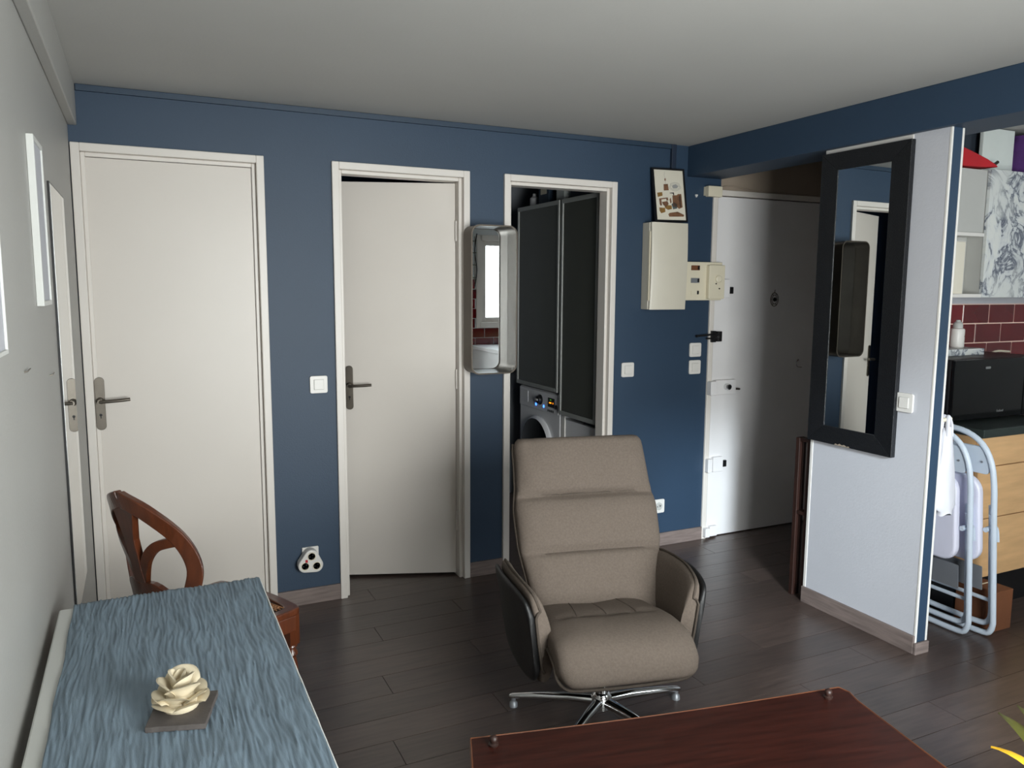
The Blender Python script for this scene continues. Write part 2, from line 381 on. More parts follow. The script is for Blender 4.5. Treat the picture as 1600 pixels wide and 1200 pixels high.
def window(n, w, label):
    root = thing('window_%d' % n, label, 'window', (0, 0, 0), kind='structure')
    f = MB(); t = 0.05; x0, x1, z0, z1 = w
    f.box(x0 - 0.04, x0 + 0.02, REAR - 0.08, REAR + 0.02, z0 - 0.04, z1 + 0.04); f.box(x1 - 0.02, x1 + 0.04, REAR - 0.08, REAR + 0.02, z0 - 0.04, z1 + 0.04)
    f.box(x0, x1, REAR - 0.08, REAR + 0.02, z1 - 0.02, z1 + 0.04); f.box(x0, x1, REAR - 0.08, REAR + 0.025, z0 - 0.04, z0 + 0.02)
    f.build('frame', FRAMEW, root, bevel=0.004)
    s = MB(); a0, a1, b0, b1 = x0 + 0.022, x1 - 0.022, z0 + 0.022, z1 - 0.022
    s.box(a0, a0 + t, REAR - 0.06, REAR + 0.0, b0, b1); s.box(a1 - t, a1, REAR - 0.06, REAR, b0, b1)
    s.box(a0 + t, a1 - t, REAR - 0.06, REAR, b0, b0 + t); s.box(a0 + t, a1 - t, REAR - 0.06, REAR, b1 - t, b1)
    so = s.build('sash', FRAMEW, root, bevel=0.004)
    MB().box(a0 + t, a1 - t, REAR - 0.035, REAR - 0.031, b0 + t, b1 - t).build('pane', CLEAR, so)
window(1, LW, 'white framed living room window behind the viewer'); window(2, KW, 'white framed kitchen window reflected in the silver mirror')
# dim rooms behind the doorways
rm = MB()
rm.box(1.30, 1.36, 0.12, 1.5, 0, HC); rm.box(2.33, 2.39, 0.12, 1.5, 0, HC); rm.box(1.36, 2.33, 1.44, 1.5, 0, HC)
tag(rm.build('wall_bathroom', DARKB), 'dark walls of the bathroom behind the ajar door', 'wall', kind='structure')
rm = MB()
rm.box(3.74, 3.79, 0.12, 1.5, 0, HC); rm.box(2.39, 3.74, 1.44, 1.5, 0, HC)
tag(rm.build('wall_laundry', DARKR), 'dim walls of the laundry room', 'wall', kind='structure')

# ------------------------------------------------------------------ doors
def door_frame(root, a, b, depth=0.10):
    # metal frame: flat face, a step, and the rebate
    o = MB()
    for s, x in ((1, a), (-1, b)):
        xs = sorted((x, x + s * 0.033)); o.box(xs[0], xs[1], -0.016, 0.09, 0, HD)
        xs = sorted((x + s * 0.033, x + s * 0.05)); o.box(xs[0], xs[1], 0.012, 0.09, 0, HD - 0.033)
    o.box(a + 0.033, b - 0.033, -0.016, 0.09, HD - 0.033, HD); o.box(a + 0.05, b - 0.05, 0.012, 0.09, HD - 0.05, HD - 0.033)
    o.build('door_frame', FRAMEW, root, bevel=0.003)
def lever(parent, x, z, y, L=0.115):
    pl = MB().prism(rrect(-0.019, 0.019, -0.125, 0.10, 0.017, 5), 0, 0.007, XZ(0)).build('handle_plate', NICKEL, parent, bevel=0.0015, loc=(x, y, z))
    h = MB(); h.tube([(0, 0, 0), (0, -0.045, 0)], 0.010, 12)
    h.tube(smoothpath([(0, -0.043, 0), (0.03, -0.047, 0.001), (0.075, -0.047, 0.003), (L, -0.045, 0.006)], 4), 0.009, 12, flat=0.8)
    h.lathe([(0.014, 0), (0.016, 0.006), (0.011, 0.012)], n=16, T=Matrix.Rotation(rad(90), 4, 'X'))
    h.build('lever', NICKEL, pl, smooth=40)
    k = MB().cyl((0, -0.0085, -0.06), (0, -0.0065, -0.06), 0.006, n=10); k.box(-0.002, 0.002, -0.0085, -0.0065, -0.075, -0.06)
    k.build('keyhole', BLACKP, pl)
    return pl
# door 1, closed
d = thing('door_1', 'closed white flush door nearest the left wall', 'door', kind='structure')
door_frame(d, *D1)
lf = MB().box(D1[0] + 0.006, D1[1] - 0.052, 0.018, 0.058, 0.008, HD - 0.052).build('door_leaf', DOORW, d, bevel=0.002)
lever(lf, 0.587, 1.035, 0.018)
# door 2, ajar, hinged on the right
d = thing('door_2', 'white flush door standing ajar left of the silver mirror', 'door', kind='structure')
door_frame(d, *D2)
HX, HY, ANG = 2.212, 0.058, rad(-20.5)
leafr = bpy.data.objects.new('door_leaf', MB().box(-0.575, 0, 0.0, 0.04, 0.014, HD - 0.055).build('tmp', DOORW).data)
bpy.data.objects.remove(bpy.data.objects['tmp']); COL.objects.link(leafr); leafr.parent = d
leafr.location = (HX, HY, 0); leafr.rotation_euler = (0, 0, ANG)
lever(leafr, -0.540, 1.02, 0.0)
MB().box(-0.578, -0.575, 0.008, 0.032, 0.93, 1.13).build('latch_plate', NICKEL, leafr)
for z in (0.3, 1.05, 1.8): MB().cyl((0.006, -0.008, z - 0.05), (0.006, -0.008, z + 0.05), 0.007, n=10).build('hinge', FRAMEW, leafr, smooth=40)
# door 3, an open doorway
d = thing('door_3', 'white door frame open onto the laundry room', 'door', kind='structure')
door_frame(d, *D3)
# door 4, the entrance door
d = thing('door_4', 'grey white entrance door with surface locks', 'door', kind='structure')
fr = MB().box(D4[0], 3.822, -0.012, 0.12, 0, HD).box(3.822, D4[1], -0.012, 0.12, 2.058, HD)
fr.box(3.822, 3.830, -0.004, 0.03, 0, 2.058)
fr.build('door_frame', FRAMEW, d, bevel=0.003)
lf = MB().box(3.832, 4.672, 0.004, 0.05, 0.006, 2.053).build('door_leaf', FRONTD, d, bevel=0.002)
lk = MB().prism(rrect(3.842, 4.0, 0.888, 0.975, 0.006, 2), 0, 0.028, XZ(0.004)).build('rim_lock', FRONTD, lf, bevel=0.002)
MB().prism(rrect(3.79, 3.838, 0.890, 0.972, 0.005, 2), 0, 0.036, XZ(-0.012)).build('strike_box', FRONTD, lf, bevel=0.002)
k = MB(); k.lathe([(0.02, 0), (0.02, 0.022), (0.016, 0.03)], c=(0, 0, 0), n=18, T=Matrix.Translation((3.925, -0.024, 0.935)) @ Matrix.Rotation(rad(90), 4, 'X'))
k.build('lock_knob', CHROME, lk, smooth=40)
k = MB().cyl((3.925, -0.058, 0.935), (3.925, -0.0535, 0.935), 0.010, n=12).build('knob_face', BLACKP, lk)
k = MB().tube([(4.0, -0.02, 0.918), (4.03, -0.024, 0.915)], 0.006, 8).build('lock_lever', NICKEL, lk, smooth=40)
def bolt(x0, x1, z0, z1, black):
    b = MB().prism(rrect(x0, x1, z0, z1, 0.004, 2), 0, 0.026, XZ(0.004)).build('surface_bolt', FRONTD, lf, bevel=0.002)
    MB().prism(rrect(3.795, 3.828, z0 + 0.004, z1 - 0.004, 0.003, 2), 0, 0.03, XZ(-0.012)).build('bolt_keeper', FRONTD, lf, bevel=0.002)
    if black: MB().prism(rrect(x1 + 0.004, x1 + 0.038, z0 + 0.022, z0 + 0.062, 0.003, 2), 0, 0.014, XZ(0.004)).build('bolt_button', BLACKP, b, bevel=0.001)
bolt(3.85, 3.925, 0.415, 0.505, True); bolt(3.856, 3.925, 1.468, 1.575, True); bolt(3.845, 3.90, 0.012, 0.075, False)
g = MB(); g.tube([(3.70, -0.012, 1.243), (3.78, -0.03, 1.25), (3.842, -0.034, 1.25)], 0.006, 8)
g.tube([(3.76, -0.026, 1.228), (3.842, -0.034, 1.228)], 0.005, 8); g.lathe([(0.004, -0.008), (0.010, 0), (0.004, 0.008)], c=(3.70, -0.012, 1.243), n=10)
g.box(3.80, 3.828, -0.03, -0.012, 1.205, 1.272)
gp = g.build('door_guard', BLACKP, d, smooth=40)
MB().box(3.845, 3.875, -0.028, 0.004, 1.208, 1.268).build('guard_plate', BLACKP, d, bevel=0.002)
MB().cyl((3.838, -0.04, 1.238), (3.838, -0.028, 1.238), 0.008, n=12).build('guard_stud', CHROME, d, smooth=40)
# worn oval emblem around the peephole
em = MB()
for rr_, tt in ((0.036, 0.0026), (0.024, 0.0022)):
    em.tube([(4.30 + rr_ * cos(a) * 0.85, 0.003, 1.455 + rr_ * sin(a) * 1.15) for a in [2 * pi * i / 24 for i in range(24)]], tt, 6, loop=True)
for i in range(6):
    a = 2 * pi * i / 6; em.tube([(4.30 + 0.024 * cos(a) * 0.85, 0.003, 1.455 + 0.027 * sin(a)), (4.30 + 0.036 * cos(a) * 0.85, 0.003, 1.455 + 0.041 * sin(a))], 0.002, 5)
em.tube([(4.30, 0.003, 1.497), (4.302, 0.003, 1.515)], 0.002, 5)
em.build('peephole_emblem', NICKEL, lf); MB().cyl((4.30, -0.003, 1.455), (4.30, 0.004, 1.455), 0.012, n=14).build('peephole', BLACKP, lf)
MB().tube(smoothpath([(4.515, 0.004, 1.075), (4.50, -0.02, 1.078), (4.475, -0.028, 1.06), (4.485, -0.03, 1.035), (4.52, -0.03, 1.03)]), 0.003, 6).build('coat_hook', CHROME, lf, smooth=60)

# ------------------------------------------------------------------ things on the back wall
def switch(n, x0, x1, z0, z1, label, fn):
    root = thing('light_switch', label, 'switch', (0, 0, 0), group=None)
    w, h = x1 - x0, z1 - z0; cx, cz = (x0 + x1) / 2, (z0 + z1) / 2
    MB().prism(rrect(x0, x1, z0, z1, 0.009, 4), 0.0005, 0.010, fn).build('cover_plate', WHITEP, root, bevel=0.002)
    MB().prism(rrect(cx - w * 0.29, cx + w * 0.29, cz - h * 0.30, cz + h * 0.30, 0.002, 2), 0.010, 0.0108, fn).build('rocker_surround', CABG, root)
    MB().prism(rrect(cx - w * 0.27, cx + w * 0.27, cz - h * 0.28, cz + h * 0.28, 0.002, 2), 0.0095, 0.0145, fn).build('rocker', WHITEP, root, bevel=0.001)
    return root
switch(0, 1.458, 1.540, 1.022, 1.104, 'white light switch between the closed door and the ajar door', XZ(0))
switch(0, 3.185, 3.267, 1.022, 1.104, 'white light switch just right of the laundry doorway', XZ(0))
switch(0, 3.655, 3.738, 1.121, 1.203, 'upper of the two stacked white switches by the entrance door', XZ(0))
switch(0, 3.655, 3.738, 1.019, 1.101, 'lower of the two stacked white switches by the entrance door', XZ(0))
switch(0, -1.510, -1.430, 1.013, 1.093, 'white light switch on the partition beside the tall black mirror', YZl(XP))
def rnd_cyl(mb, x, z, y0, y1, r, m=0, n=14): mb.cyl((x, y0, z), (x, y1, z), r, n=n, m=m)
s = thing('wall_socket', 'white wall socket low on the blue wall behind the armchair', 'socket')
MB().prism(rrect(3.425, 3.507, 0.203, 0.285, 0.009, 4), 0.0005, 0.010, XZ(0)).build('cover_plate', WHITEP, s, bevel=0.002)
rc = MB(); rc.lathe([(0.0235, 0), (0.0235, 0.003), (0.020, 0.003), (0.0195, 0.0005)], n=24, T=Matrix.Translation((3.466, -0.010, 0.244)) @ Matrix.Rotation(rad(90), 4, 'X'))
rc.build('socket_well', CABG, s, smooth=30)
hl = MB(); rnd_cyl(hl, 3.457, 0.242, -0.0115, -0.010, 0.003); rnd_cyl(hl, 3.475, 0.242, -0.0115, -0.010, 0.003); hl.build('socket_hole', BLACKP, s)
MB().cyl((3.466, -0.028, 0.253), (3.466, -0.010, 0.253), 0.003, n=10).build('earth_pin', CHROME, s, smooth=40)
# socket with a rounded three way adaptor
s = thing('socket_with_adaptor', 'white socket with a rounded three way plug adaptor near the floor', 'socket')
MB().prism(rrect(1.400, 1.478, 0.205, 0.283, 0.004, 3), 0.0005, 0.012, XZ(0)).build('cover_plate', WHITEP, s, bevel=0.002)
def tri(c, R, rc_, rot, n=6):
    pts = []
    for i in range(3):
        a0 = rad(rot + 120 * i); px, pz = c[0] + (R - rc_) * cos(a0), c[1] + (R - rc_) * sin(a0)
        for k in range(-n, n + 1):
            t = a0 + rad(60) * k / n; pts.append((px + rc_ * cos(t), pz + rc_ * sin(t)))
    return pts
ac = (1.432, 0.222)
ad = MB().prism(tri(ac, 0.062, 0.034, 85), 0.012, 0.062, XZ(0)).build('adaptor_body', WHITEP, s, bevel=0.006, seg=3)
for i in range(3):
    a0 = rad(85 + 120 * i); px, pz = ac[0] + 0.031 * cos(a0), ac[1] + 0.031 * sin(a0)
    w = MB().lathe([(0.020, 0), (0.020, 0.002), (0.017, 0.002), (0.016, 0)], n=18, T=Matrix.Translation((px, -0.062, pz)) @ Matrix.Rotation(rad(90), 4, 'X'))
    wo = w.build('outlet', CREAMP, s, smooth=30)
    h = MB()
    for t in (90, 210, 330): rnd_cyl(h, px + 0.009 * cos(a0 + rad(t)), pz + 0.009 * sin(a0 + rad(t)), -0.066, -0.0625, 0.0028, n=8)
    h.build('outlet_hole', BLACKP, wo)
MB().prism(rrect(1.405, 1.416, 0.226, 0.240, 0.002, 2), 0.062, 0.064, XZ(0)).build('red_mark', RED, s)
# electrical cabinet
e = thing('electrical_cabinet', 'ivory electrical cabinet on the blue wall with a picture on top', 'cabinet')
EX0, EX1, EZ0, EZ1, ED = 3.306, 3.553, 1.402, 1.880, 0.096
MB().prism([(EX0, EZ0), (EX1, EZ0), (EX1, EZ1), (EX0, EZ1)], 0.0005, ED - 0.028, XZ(0)).build('body', IVORY, e, bevel=0.004)
prof = []
n = 10
rs = []
for i in range(n + 1):
    t = i / n; z = EZ0 + (EZ1 - EZ0) * t; dd = ED - 0.008 * (2 * t - 1) ** 2 + 0.004 * t
    rs.append([Vector((EX0 + 0.004, -(ED - 0.03), z)), Vector((EX0 + 0.002, -dd + 0.008, z)), Vector((EX0 + 0.012, -dd, z)), Vector((EX1 - 0.006, -dd, z)), Vector((EX1, -dd + 0.008, z)), Vector((EX1, -(ED - 0.03), z))])
cv = MB().rings(rs).build('cover', IVORY, e, smooth=40)
MB().box(EX0 - 0.002, EX0 + 0.004, -(ED - 0.02), -(ED - 0.034), EZ0 + 0.05, EZ1 - 0.05).build('cover_catch', CREAMP, e, bevel=0.001)
# meter board with breaker
e = thing('meter_board', 'cream breaker board between the ivory cabinet and the entrance door', 'breaker board')
MB().prism(rrect(3.556, 3.852, 1.452, 1.672, 0.004, 2), 0.0165, 0.034, XZ(0)).build('base_board', CREAMP, e, bevel=0.003)
MB().box(3.56, 3.785, -0.0165, -0.0005, 1.46, 1.66).build('back_box', CREAMP, e)
for z, m_, w in ((1.638, CARD, 0.060), (1.566, GREYM, 0.060), (1.497, CREAMP, 0.052)):
    o = MB().prism(rrect(3.655 - w / 2, 3.655 + w / 2, z - 0.014, z + 0.014, 0.002, 2), 0.033, 0.037, XZ(0)).build('label_window', m_, e)
    MB().prism(rrect(3.670, 3.680, z - 0.010, z + 0.010, 0.001, 1), 0.036, 0.042, XZ(0)).build('breaker_toggle', BLACKP, o)
MB().prism(rrect(3.735, 3.850, 1.46, 1.655, 0.006, 3), 0.034, 0.062, XZ(0)).build('main_breaker', CREAMP, e, bevel=0.003)
MB().lathe([(0.022, 0), (0.022, 0.008), (0.016, 0.012)], n=20, T=Matrix.Translation((3.80, -0.062, 1.575)) @ Matrix.Rotation(rad(90), 4, 'X')).build('breaker_dial', CREAMP, e, smooth=30)
for bx_, bz_ in ((3.785, 1.548), (3.81, 1.52)):
    bt = MB(); rnd_cyl(bt, bx_, bz_, -0.066, -0.060, 0.004); bt.build('breaker_button', BLACKP, e)
# door chime box and its cable
c = thing('door_chime', 'small beige box at the upper left corner of the entrance door', 'box')
MB().box(3.722, 3.822, -0.046, -0.0165, 2.043, 2.103).build('case', CREAMP, c, bevel=0.003)
MB().box(3.722, 3.785, -0.0165, -0.0005, 2.05, 2.10).build('mount', CREAMP, c)
tag(MB().tube(smoothpath([(3.825, -0.012, 2.098), (3.92, -0.006, 2.115), (4.1, -0.006, 2.098), (4.35, -0.006, 2.094), (4.66, -0.006, 2.094)]), 0.004, 6).build('cable', BEIGE), 'thin brownish cable running above the entrance door', 'cable')
tag(MB().prism(tri((3.668, 2.048), 0.010, 0.003, 270, 2), 0.0005, 0.008, XZ(0)).build('wall_hook', WHITEP, bevel=0.001), 'tiny white hook on the blue wall right of the picture', 'hook')
# framed print leaning on top of the cabinet
pic = thing('framed_print', 'black framed drawing of furniture leaning on the ivory cabinet', 'picture', (0, 0, 0))
tilt = Matrix.Translation((3.4515, -0.0615, 1.886)) @ Matrix.Rotation(rad(-1.0), 4, 'Y') @ Matrix.Rotation(rad(-8.5), 4, 'X')
PWd, PHt = 0.216, 0.297
def pf(u, v, d): return tilt @ Vector((u, -d, v))
fr = MB(); t = 0.009
for a in ((-PWd / 2, -PWd / 2 + t, 0, PHt), (PWd / 2 - t, PWd / 2, 0, PHt), (-PWd / 2 + t, PWd / 2 - t, 0, t), (-PWd / 2 + t, PWd / 2 - t, PHt - t, PHt)):
    fr.prism([(a[0], a[2]), (a[1], a[2]), (a[1], a[3]), (a[0], a[3])], 0, 0.014, pf)
fr.prism([(-PWd / 2 + t, t), (PWd / 2 - t, t), (PWd / 2 - t, PHt - t), (-PWd / 2 + t, PHt - t)], 0, 0.004, pf)
fr.build('picture_frame', BLACKP, pic)
MB().prism([(-PWd / 2 + t, t), (PWd / 2 - t, t), (PWd / 2 - t, PHt - t), (-PWd / 2 + t, PHt - t)], 0.004, 0.008, pf).build('paper', PAPER, pic)
def zc(x, yv):      # picture inner area measured as 0..600 x 0..990
    s = (yv - 150) / 980; l = 195 + 45 * s; r = 782 + 42 * s
    return (-PWd / 2 + t + (x - l) / (r - l) * (PWd - 2 * t), PHt - t - ((yv - 150 - (x - l) * 0.05) / 985) * (PHt - 2 * t))
shapes = [([(395, 440), (480, 435), (495, 560), (395, 565)], 0), ([(414, 325), (440, 325), (440, 372), (414, 372)], 0),
          ([(262, 605), (360, 595), (368, 665), (270, 690)], 1), ([(565, 660), (650, 660), (680, 635), (745, 635), (765, 900), (690, 930), (660, 900), (570, 880)], 0),
          ([(510, 610), (595, 603), (602, 655), (585, 662), (572, 625), (515, 620)], 3),
          ([(295, 720), (470, 700), (480, 760), (440, 760), (440, 725), (340, 740), (350, 850), (325, 865), (305, 830)], 0),
          ([(350, 790), (460, 770), (485, 830), (430, 890), (380, 850)], 0), ([(400, 880), (460, 850), (545, 860), (545, 930), (470, 945), (420, 915)], 1),
          ([(540, 830), (600, 800), (660, 850), (650, 905), (570, 925)], 4), ([(505, 740), (530, 705), (545, 800), (520, 820)], 0),
          ([(295, 895), (410, 905), (415, 985), (330, 1010), (300, 960)], 1), ([(470, 1030), (500, 1005), (660, 985), (790, 1050), (780, 1085), (490, 1080)], 0),
          ([(700, 660), (718, 660), (730, 890), (712, 900)], 3), ([(560, 930), (650, 905), (655, 918), (580, 935)], 3)]
pr = MB()
for pts, m_ in shapes: pr.prism([zc(*p) for p in pts][::-1], 0.008, 0.0084, pf, m_)
pr.tube([pf(*zc(x, yv), 0.0082) for x, yv in ((422, 190), (412, 260), (428, 325), (432, 440))], 0.0006, 4, 2)
for rx, ry in ((110, 82), (85, 60), (50, 40)):
    pr.tube([pf(*zc(620 + rx * cos(a) * (1 + 0.12 * sin(5 * a)), 490 + ry * sin(a)), 0.0082) for a in [2 * pi * i / 28 for i in range(28)]], 0.0011, 4, 2, loop=True)
pr.prism([zc(*p) for p in ((560, 470), (640, 440), (690, 480), (660, 520), (590, 520))][::-1], 0.008, 0.0083, pf, 2)
pr.build('print', [INKB, INKO, INKG, INKD, INKT], pic)
# small deep silver mirror on the back wall
m = thing('silver_mirror', 'narrow deep silver metal mirror with rounded corners between two doorways', 'mirror', (0, 0, 0))
mx0, mx1, mz0, mz1 = 2.226, 2.472, 1.090, 1.822
def band(mb, inset0, inset1, d0, d1, r, fn, mi=0):
    o = rrect(mx0 + inset0, mx1 - inset0, mz0 + inset0, mz1 - inset0, r - inset0, 8); i = rrect(mx0 + inset1, mx1 - inset1, mz0 + inset1, mz1 - inset1, r - inset1, 8); n = len(o)
    vs = [fn(u, v, d0) for u, v in o] + [fn(u, v, d1) for u, v in o] + [fn(u, v, d1) for u, v in i] + [fn(u, v, d0) for u, v in i]
    fs = []
    for k in range(n):
        q = (k + 1) % n
        for a in range(4): b = (a + 1) % 4; fs.append((a * n + k, a * n + q, b * n + q, b * n + k))
    mb.add(vs, fs, mi)
bd = MB(); band(bd, 0, 0.003, 0.017, 0.124, 0.042, XZ(0)); bd.build('mirror_box', BRASSL, m, smooth=30)
bd = MB(); band(bd, -0.002, 0.005, 0.122, 0.127, 0.043, XZ(0)); bd.build('mirror_rim', BRASSL, m, smooth=30)
gl = MB().prism(rrect(mx0 + 0.0035, mx1 - 0.0035, mz0 + 0.0035, mz1 - 0.0035, 0.038, 8), 0.018, 0.0215, XZ(0)).build('mirror_glass', MIRROR, m)

# ------------------------------------------------------------------ tall black mirror on the partition
m = thing('tall_mirror', 'tall wall mirror in a wide black embossed frame on the partition', 'mirror')
TY0, TY1, TZ0, TZ1 = -1.436, -0.974, 0.812, 2.128
GY0, GY1, GZ0, GZ1 = -1.338, -1.060, 0.892, 2.052
o4 = [(TY0, TZ0), (TY1, TZ0), (TY1, TZ1), (TY0, TZ1)]; i4 = [(GY0, GZ0), (GY1, GZ0), (GY1, GZ1), (GY0, GZ1)]
fn = YZl(XP)
for k in range(4):
    q = (k + 1) % 4
    vs = [fn(*o4[k], 0.0005), fn(*o4[q], 0.0005), fn(*i4[q], 0.0005), fn(*i4[k], 0.0005), fn(*o4[k], 0.026), fn(*o4[q], 0.026), fn(*i4[q], 0.016), fn(*i4[k], 0.016)]
    MB().add(vs, [(0, 1, 2, 3), (4, 7, 6, 5), (0, 4, 5, 1), (2, 6, 7, 3), (0, 3, 7, 4), (1, 5, 6, 2)]).build('frame_side', MBLACK, m, bevel=0.002)
MB().prism(rrect(GY0 - 0.003, GY1 + 0.003, GZ0 - 0.003, GZ1 + 0.003, 0.001, 1), 0.006, 0.009, (lambda u, v, d: Vector((XP - d - (u - GY0) * 0.0125, u, v)))).build('mirror_glass', MIRROR, m)

jag = [(-1.135, 0.8135), (-1.142, 0.820), (-1.156, 0.8165), (-1.165, 0.8225), (-1.178, 0.8175), (-1.190, 0.8215), (-1.204, 0.816), (-1.214, 0.819), (-1.222, 0.8135)]
MB().prism(jag, 0.02, 0.0268, YZl(XP)).build('worn_edge', BEIGE, m)
# ------------------------------------------------------------------ things on the left wall
m = thing('wall_mirror', 'tall plain mirror with thin dark edges on the left wall', 'mirror')
LY0, LY1, LZ0, LZ1 = -1.000, -0.520, 0.475, 1.822
MB().prism([(LY0, LZ0), (LY1, LZ0), (LY1, LZ1), (LY0, LZ1)], 0.0005, 0.006, YZr(XL)).build('backing', BLACKP, m)
MB().prism([(LY0 + 0.012, LZ0 + 0.005), (LY1 - 0.005, LZ0 + 0.005), (LY1 - 0.005, LZ1 - 0.005), (LY0 + 0.012, LZ1 - 0.005)], 0.006, 0.0068, YZr(XL)).build('mirror_glass', MIRROR, m)
m = thing('white_picture_frame', 'white framed picture hanging above the table on the left wall', 'picture')
def wframe(root, y0, y1, z0, z1, d, t):
    f = MB()
    for a, b, c_, e_ in ((y0, y0 + t, z0, z1), (y1 - t, y1, z0, z1), (y0 + t, y1 - t, z0, z0 + t), (y0 + t, y1 - t, z1 - t, z1)):
        f.prism([(a, c_), (b, c_), (b, e_), (a, e_)], 0.0005, d, YZr(XL))
    f.build('picture_frame', TABLEW, root, bevel=0.001)
    MB().prism([(y0 + t, z0 + t), (y1 - t, z0 + t), (y1 - t, z1 - t), (y0 + t, z1 - t)], 0.0005, d - 0.004, YZr(XL)).build('picture', GREYW, root)
wframe(m, -1.452, -1.255, 1.470, 1.880, 0.0165, 0.012)
m = thing('slim_picture_frame', 'slim pale frame cut by the left edge of the view', 'picture')
wframe(m, -2.50, -1.992, 1.397, 1.95, 0.006, 0.008)
for i, (yv, zv, lab) in enumerate(((-1.755, 1.338, 'nearer of two tiny nails in the left wall above the table'), (-1.262, 1.279, 'further of two tiny nails in the left wall above the table'))):
    tag(MB().tube([(XL - 0.002, yv, zv), (XL + 0.006, yv, zv + 0.002), (XL + 0.006, yv + 0.05, zv + 0.003)], 0.0016, 6).build('nail', NICKEL), lab, 'nail')

# ------------------------------------------------------------------ dining table, runner, rose
TX0, TX1, TYF, TYN, TZ = 0.548, 1.010, -1.602, -2.85, 0.75
t = thing('dining_table', 'narrow white table against the left wall under a blue runner', 'table', (0, 0, 0))
MB().box(TX0, TX1, TYN, TYF, TZ - 0.028, TZ).build('tabletop', TABLEW, t, bevel=0.004)
ap = MB().box(TX0 + 0.04, TX1 - 0.04, TYF - 0.06, TYF - 0.042, TZ - 0.11, TZ - 0.028).box(TX0 + 0.04, TX1 - 0.04, TYN + 0.042, TYN + 0.06, TZ - 0.11, TZ - 0.028)
ap.box(TX0 + 0.04, TX0 + 0.058, TYN + 0.06, TYF - 0.06, TZ - 0.11, TZ - 0.028).box(TX1 - 0.058, TX1 - 0.04, TYN + 0.06, TYF - 0.06, TZ - 0.11, TZ - 0.028)
ap.build('apron', TABLEW, t)
for x in (TX0 + 0.05, TX1 - 0.05):
    for yv in (TYF - 0.055, TYN + 0.055): MB().box(x - 0.022, x + 0.022, yv - 0.022, yv + 0.022, 0, TZ - 0.028).build('leg', TABLEW, t, bevel=0.003)
# crinkled cloth: a grid with ridges running along the table
cl = MB(); nx, ny = 230, 130; grid = []
for j in range(ny + 1):
    row_ = []
    v = j / ny; yv = TYN + 0.0 + (TYF + 0.006 - TYN) * v
    for i in range(nx + 1):
        u = i / nx; x = 0.580 + (1.008 - 0.580) * u
        p = Vector((x * 100 + 1.8 * noise.noise(Vector((x * 9, yv * 6, 3))), yv * 7.5, 0))
        h = (1 - min(1, abs(noise.noise(p)) * 2.2)) ** 2 * 0.0026 + (1 - min(1, abs(noise.noise(Vector((x * 140 + 1.5 * noise.noise(Vector((x * 20, yv * 9, 1))), yv * 10, 7)))) * 2.4)) ** 2 * 0.0017 + (0.5 + noise.noise(Vector((x * 8, yv * 3, 2)))) * 0.002
        q = 0
        edge = max(0.0, (u - 0.965) / 0.035)
        z = TZ + 0.0022 + h - edge * 0.001
        if v > 0.988: z -= 0.0 
        row_.append((x + 0.004 * noise.noise(Vector((yv * 6, 0, i > 75))) * (1 if i in (0,) or u < 0.1 else 0.4), yv + 0.005 * noise.noise(Vector((x * 40, 0, 5))) * (v > 0.97), z))
    grid.append(row_)
drop = [[(x, TYF + 0.010 + 0.002 * k, z - 0.011 * k) for (x, yv, z) in grid[-1]] for k in (1, 2, 3)]
grid += drop
vs = [p for r in grid for p in r]; w1 = nx + 1
cl.add(vs, [(j * w1 + i, j * w1 + i + 1, (j + 1) * w1 + i + 1, (j + 1) * w1 + i) for j in range(len(grid) - 1) for i in range(nx)])
co = cl.build('table_runner', CLOTH, smooth=80)
sm = co.modifiers.new('thick', 'SOLIDIFY'); sm.thickness = 0.0012; sm.offset = 1
tag(co, 'crinkled blue grey cloth runner covering the white table', 'tablecloth')
hm = MB().tube([(1.0085 + 0.001 * noise.noise(Vector((k * 0.7, 0, 0))), TYN + (TYF - TYN) * k / 40, TZ + 0.0035) for k in range(41)], 0.0022, 6)
hm.build('hem', TABLEW, co, smooth=60)
